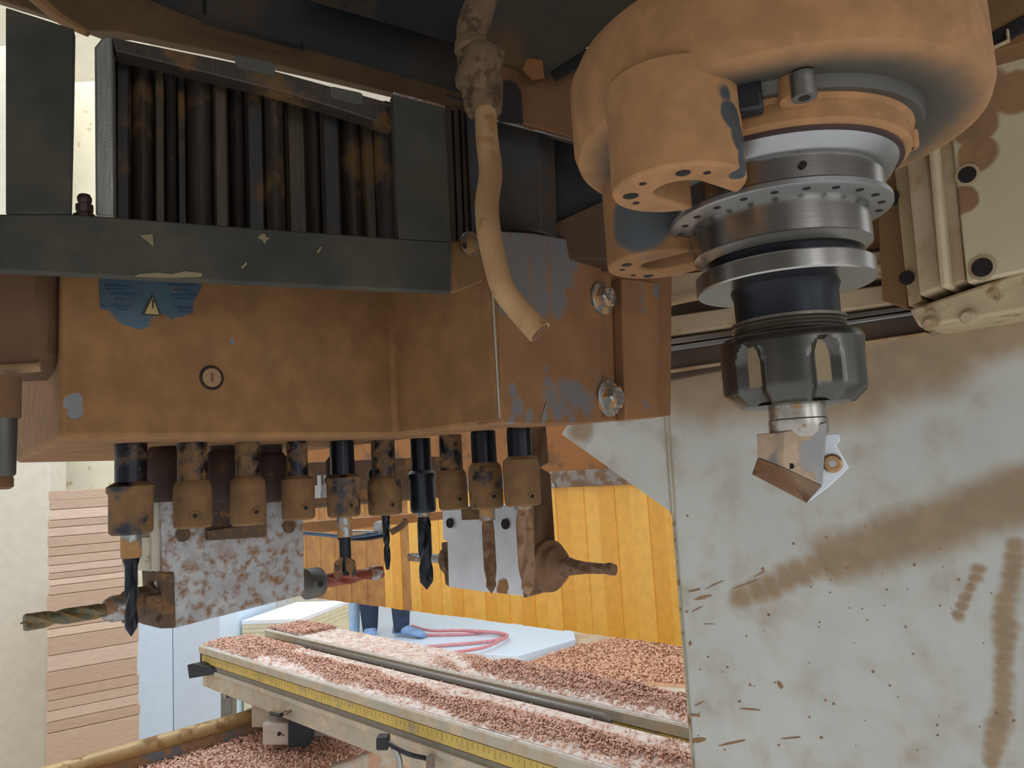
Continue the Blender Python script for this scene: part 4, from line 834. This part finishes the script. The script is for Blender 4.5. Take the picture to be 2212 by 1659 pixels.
MB().tube([P(995, 90, .389), P(1000, 140, .388), P(1008, 215, .388)], [.002, .003, .002], 8, 4).build('side_lug', mfit, VF)

# ================================================================== SPINDLE
A0 = P(1691, 590, .30); AX = V((A0.x, A0.y, 0)); hh_ = V((AX.x, AX.y, 0)).normalized(); sd_ = V((hh_.y, -hh_.x, 0))   # sd_: to the right
def zf(y, r): return zpx(AX, y, r)
SP = thing('router_spindle', V((AX.x, AX.y, zf(400, .04))), 'big dust-covered router spindle head with a round flange and steel nose rings', 'spindle')
zF = zf(118, .077)
zc_f = V((AX.x, AX.y, zF))
mfl = mat('flange_dust_over_grey', '4c473c', .6, 0, dust='9c7958', cover=.99, scale=50, var=.05, soft=.08, edge=.10, bump=.25, clean=[(zc_f+Z*.0, .0690)], dusty=[(zc_f+sd_*.058-Z*.001, .009)])
RF = .0775
MB().lathe(AX, [(.045, zF+.010), (.055, zF+.0015), (.066, zF+.0004), (RF-.005, zF), (RF-.0015, zF+.0015), (RF, zF+.006), (RF, zF+.030), (RF-.003, zF+.036), (.02, zF+.036)], Z, 96).build('flange_disc', mfl, SP)
mgray = mat('grey_painted_nose', '4a463e', .45, .2, dust='9c7958', cover=.2, scale=60, soft=.05, bump=.2)
mdr = mat('dusted_nose_ring', '6e6f6c', .5, .1, dust='9c7958', cover=.97, scale=60, var=.05, bump=.25)
z1, z2, z3 = zf(200, .052), zf(226, .050), zf(275, .049)
MB().lathe(AX, [(.054, z1-.002), (.056, zF+.002), (.05, zF+.008)][::1], Z, 80).build('nose_step', mgray, SP)
MB().lathe(AX, [(.046, z3-.0004), (.0485, z3), (.0495, z3+.001), (.0495, z2), (.052, z2+.002), (.053, z2+.005), (.05, zF+.001)], Z, 80).build('dusty_nose_ring', mdr, SP)
MB().lathe(AX, [(.0468, z3-.0016), (.0468, z3+.001)], Z, 80).build('dark_seal', mat('dark_maroon_seal', '3a2420', .6), SP)
z4, z5, z6, z7 = zf(292, .044), zf(330, .0415), zf(392, .040), zf(408, .041)
MB().lathe(AX, [(.0405, z5-.001), (.0425, z5), (.0455, z4), (.0455, z3-.001)], Z, 96).build('steel_taper_ring', M['steel_dull'], SP)
MB().lathe(AX, [(.0395, z6-.001), (.0395, z5+.0005)], Z, 96).build('steel_ring', M['steel'], SP)
MB().lathe(AX, [(.0400, z7), (.0415, z7+.0008), (.0415, z6-.0005), (.0400, z6+.0005)], Z, 96).build('drive_plate', M['steel_dull'], SP)
for k in range(22):
    a_ = 2*math.pi*k/22; u_ = hh_*math.cos(a_)+sd_*math.sin(a_)
    MB().lathe(V((AX.x, AX.y, z7))+u_*.0372, [(.0014, .0006), (.0014, -.0002)], Z, 12).build('plate_hole', M['hole'], SP)
z8, z9 = zf(500, .0325), zf(516, .0335)
MB().lathe(AX, [(.0300, z9), (.0325, z8-.0003), (.0332, z8), (.0332, z7+.0005)], Z, 96).build('spindle_nose', M['steel'], SP)
MB().lathe(V((AX.x, AX.y, zf(368, .039)))-hh_*.0390+sd_*.010, [(.0013, 0), (.0013, .0006)], -hh_, 12).build('oil_hole', M['hole'], SP)
# flange screws
def lug(x, y, r, lab_, ht=.006):
    q = on(x, y, V((0, 0, zF-.0)), Z); return q
q = G(1722, 205, zF-.004); MB().lathe(q+Z*.008, [(.0052, 0), (.0062, -.004), (.0058, -.010), (.004, -.0105)], Z, 22).build('flange_lug', mdr, SP)
q2 = G(1738, 212, zF-.008); MB().lathe(q2, [(.0040, 0), (.0040, .008)], Z, 22).build('cap_screw', M['steel_dull'], SP); MB().lathe(q2-Z*.0002, [(.002, 0), (.002, .001)], Z, 6).build('screw_socket', M['hole'], SP)
q = G(1965, 322, zF-.009); MB().lathe(q, [(.0030, 0), (.0034, .001), (.0036, .009), (.005, .012)], Z, 18).build('flange_lug', mdr, SP); MB().lathe(q-Z*.0002, [(.0016, 0), (.0016, .001)], Z, 6).build('screw_socket', M['hole'], SP)
q = G(1615, 235, zF-.006); MB().cbox(q+Z*.004, sd_*.010, hh_*.007, Z*.012).build('black_plug', M['black'], SP, bevel=.001)
# horseshoe sensor bosses
def boss(cx_, cy_, d, r, zb, zt_, open_dir, mt_, nm, holes, par, slot=.40, inner=.34):
    c = P(cx_, cy_, d); c = V((c.x, c.y, 0)); od = V(open_dir).normalized(); pd = V((-od.y, od.x, 0)); pl = []
    a0 = math.asin(slot)
    for k in range(41):
        a_ = a0+(2*math.pi-2*a0)*k/40; pl.append(c+od*r*math.cos(a_)+pd*r*math.sin(a_))
    for k in range(17):
        a_ = 3*math.pi/2-math.pi*k/16; pl.append(c+od*(r*.05+r*slot*math.cos(a_))+pd*(r*slot*math.sin(a_)))
    pl = [V((p.x, p.y, zb)) for p in pl]
    o = MB().prism(pl, Z*(zt_-zb)).build(nm, mt_, par, bevel=.0012)
    MB().lathe(c+od*r*.05, [(r*slot*1.02, zb+.008), (r*slot*1.02, zt_-.001)], Z, 28).build('bore_cylinder', M['steel_dull'], par)
    for hx, hr in holes:
        q = c+od*r*.72*math.cos(hx)+pd*r*.72*math.sin(hx); MB().lathe(V((q.x, q.y, zb)), [(hr, .0006), (hr, -.00025)], Z, 16).build('screw_hole', M['hole'], par)
    return c
mboss = mat('dusted_boss', '3a3e40', .5, .1, dust='9c7958', cover=.97, scale=50, var=.05, soft=.08, bump=.25, edge=.09, clean=[(P(1548, 205, .250), .005), (P(1578, 250, .248), .006), (P(1598, 300, .250), .006), (P(1606, 350, .250), .004), (P(1600, 385, .25), .004)])
cA = P(1466, 412, .262); zbA = cA.z; od = (AX-V((cA.x, cA.y, 0))).normalized()
boss(1466, 412, .262, .0225, zbA, zF+.008, od, mboss, 'sensor_boss', [(2.3, .0027), (1.8, .0012), (-2.4, .0024), (3.0, .0012), (-1.9, .0012)], SP)
cB = P(1425, 575, .335)
mboss2 = mat('dusted_lower_boss', '4a4e50', .6, .1, dust='8b6a4a', cover=.85, scale=40, var=.05, soft=.06, edge=.1, clean=[(P(1390, 480, .32), .014)])
boss(1425, 573, .335, .0225, cB.z, zF+.004, (AX-V((cB.x, cB.y, 0))).normalized(), mboss2, 'sensor_boss', [(2.4, .0022), (2.9, .0012), (-2.6, .0012), (-2.1, .0022)], SP)

# tool holder
mblk = mat('black_oxide_steel', '24262a', .38, .8, var=.15, scale=60, bump=.05)
TH_ = thing('tool_holder', V((AX.x, AX.y, zf(862, .02))), 'steel and black collet tool holder gripped in the spindle nose', 'tool holder')
za, zb2 = zf(540, .0328), zf(583, .0332)
MB().lathe(AX, [(.0275, za-.001), (.0275, z9+.001)], Z, 80).build('dark_groove', mblk, TH_)
MB().lathe(AX, [(.0300, zb2), (.0327, zb2), (.0332, zb2+.0006), (.0332, za-.0008), (.0328, za-.0003), (.0300, za)], Z, 96).build('gripper_flange', M['steel'], TH_)
zc2, zd = zf(682, .0205), zf(712, .021)
MB().lathe(AX, [(.0192, zc2), (.0194, zb2-.003), (.0205, zb2+.0005)], Z, 64).build('collet_body', mblk, TH_)
pr_ = []; zz = zd-.001
while zz < zc2: pr_ += [(.0205, zz), (.0211, zz+.0006), (.0205, zz+.0012)]; zz += .0013
pr_ += [(.0212, zc2), (.0212, zc2+.0012), (.0195, zc2+.0016)]
MB().lathe(AX, pr_, Z, 64).build('thread', mat('thread_steel', '6a6458', .4, .8), TH_)
zn0, zn1, zn2 = zf(706, .0262), zf(838, .0262), zf(868, .0215)
# nut with scalloped wrench slots
seg = 144; rg = []; slots = [math.radians(a_) for a_ in (-154, -94, -34, 26, 86, 146)]
def nutr(r, ang, h):
    rr = r
    for s_ in slots:
        d_a = (ang-s_+math.pi) % (2*math.pi)-math.pi
        tt = (h-(zn1+.001))/((zn0-.004)-(zn1+.001))
        wv = .21*math.sqrt(max(0, 1-max(0, (tt-.55)/.45)**2)) if tt <= 1 else 0
        if abs(d_a) < wv: rr = min(rr, r-.0032*(1-(d_a/wv)**4))
    return rr
hs_ = [(.0195, zn2), (.0215, zn2+.0003), (.0262, zn1), (.0264, zn1+.0008)]+[(.0265, zn1+.002+(zn0-zn1-.0045)*k/14) for k in range(15)]+[(.0258, zn0-.0008), (.0248, zn0), (.0205, zn0)]
for r_, h in hs_:
    rg.append([V((AX.x, AX.y, h))+(-hh_*math.cos(2*math.pi*k/seg)+sd_*math.sin(2*math.pi*k/seg))*(nutr(r_, 2*math.pi*k/seg, h) if r_ > .021 else r_) for k in range(seg)])
mnut = mat('dark_polished_nut', '55534e', .28, .9, var=.12, scale=60, bump=.03)
MB().rings(rg).build('collet_nut', mnut, TH_)
for s_ in slots:
    u_ = -hh_*math.cos(s_)+sd_*math.sin(s_); v_ = Z.cross(u_).normalized(); c = V((AX.x, AX.y, 0))+u_*.02345; pl = []
    zlo, zhi = zn1+.002, zn0-.0045
    for k in range(14):
        t_ = math.pi*k/13; pl.append(c+v_*.0042*math.cos(t_)+Z*(zhi-.004+.004*math.sin(t_)))
    pl += [c-v_*.0042+Z*zlo, c+v_*.0042+Z*zlo]
    MB().prism(pl, -u_*.001).build('slot_face', mat('dusty_slot', '8e7a5c', .6, .3), TH_)
# router cutter
CT = thing('router_cutter', V((AX.x, AX.y, zf(1085, 0))), 'steel V-shaped router cutter with a screwed-on carbide insert', 'router cutter')
ze = zf(925, .0108)
MB().lathe(AX, [(.0100, ze-.003), (.0108, ze-.001), (.0108, ze+.0035), (.0104, ze+.004), (.0104, zn2+.001)], Z, 48).build('shank', mat('shank_bright', 'a09a90', .3, .9, dust='a8845c', cover=.25, scale=120), CT)
vp = V((AX.x, AX.y, 1.2))-hh_*.0; nn_ = (hh_*.95-sd_*.31).normalized(); nn2 = (hh_*.88+sd_*.47).normalized()
def cp(x, y, o=0, n_=hh_): return on(x, y, vp-n_*o, n_)
TINT[:] = [1, 1, 1]
mcb = mat('cutter_body_steel', '8e8a86', .4, .5, dust='b49a80', cover=.05, scale=75, soft=.05, bump=.2, edge=.16, bsoft=.2, dusty=[(cp(1700, 950, .0115), .005), (cp(1703, 985, .0115), .0045), (cp(1740, 940, .0105), .003), (cp(1720, 1020, .0105), .003), (cp(1750, 1038, .0095), .003), (cp(1655, 960, .006), .006)])
# solid body: right front facet + left facet meeting on a vertical ridge
tl_, rt_, tr_ = cp(1635, 938, .003), cp(1692, 933, .0115), cp(1787, 911, .0075)
l1_, m1_, r1_ = cp(1637, 988, .003), cp(1692, 1009, .0115), cp(1776, 1049, .0085); tip = cp(1742, 1086, .001); bl_ = cp(1624, 1024, -.002)
back_ = hh_*.012; tb_ = [p+back_ for p in (tl_, tr_, r1_, l1_)]
MB().add([tl_, rt_, tr_, l1_, m1_, r1_]+tb_, [(0, 1, 4, 3), (1, 2, 5, 4), (0, 6, 7, 2, 1), (2, 7, 8, 5), (3, 9, 6, 0), (6, 9, 8, 7), (3, 4, 5, 8, 9)]).build('cutter_body', mcb, CT, bevel=.0004)
q_ = [l1_, m1_, r1_, tip, bl_]; o_ = [p-Z*.0001 for p in q_]; k_ = [p+back_ for p in o_]
MB().add(o_+k_, [(0, 1, 4), (1, 3, 4), (1, 2, 3), (0, 4, 9, 5), (4, 3, 8, 9), (3, 2, 7, 8), (5, 9, 8, 7), (0, 5, 7, 2, 1)]).build('cutting_face', mat('dark_ground_facet', '7a6048', .25, .8, var=.25, scale=90), CT, bevel=.0003)
MB().lathe(cp(1709, 1007, .0104), [(.0011, 0), (.0011, .0006)], -hh_, 12).build('set_hole', M['hole'], CT)
mins = mat('bright_carbide', 'd4dade', .35, .2, var=.02, scale=20, bump=0)
ins = MB().prism([cp(x, y, -.002) for x, y in ((1778, 938), (1812, 937), (1815, 952), (1806, 962), (1834, 1010), (1816, 1028), (1790, 1052), (1744, 1086), (1770, 1040))], hh_*.0025).build('carbide_insert', mins, CT, bevel=.0003)
qs = cp(1798, 1001, -.0018)
MB().lathe(qs, [(.0036, 0), (.0036, .0006), (.0028, .0013)], -hh_, 22).build('insert_screw', mat('brass_screw', 'a8825c', .35, .8), ins)
MB().lathe(qs-hh_*.0012, [(.0014, 0), (.0014, .0002)], -hh_, 6).build('screw_socket', M['steel'], ins)
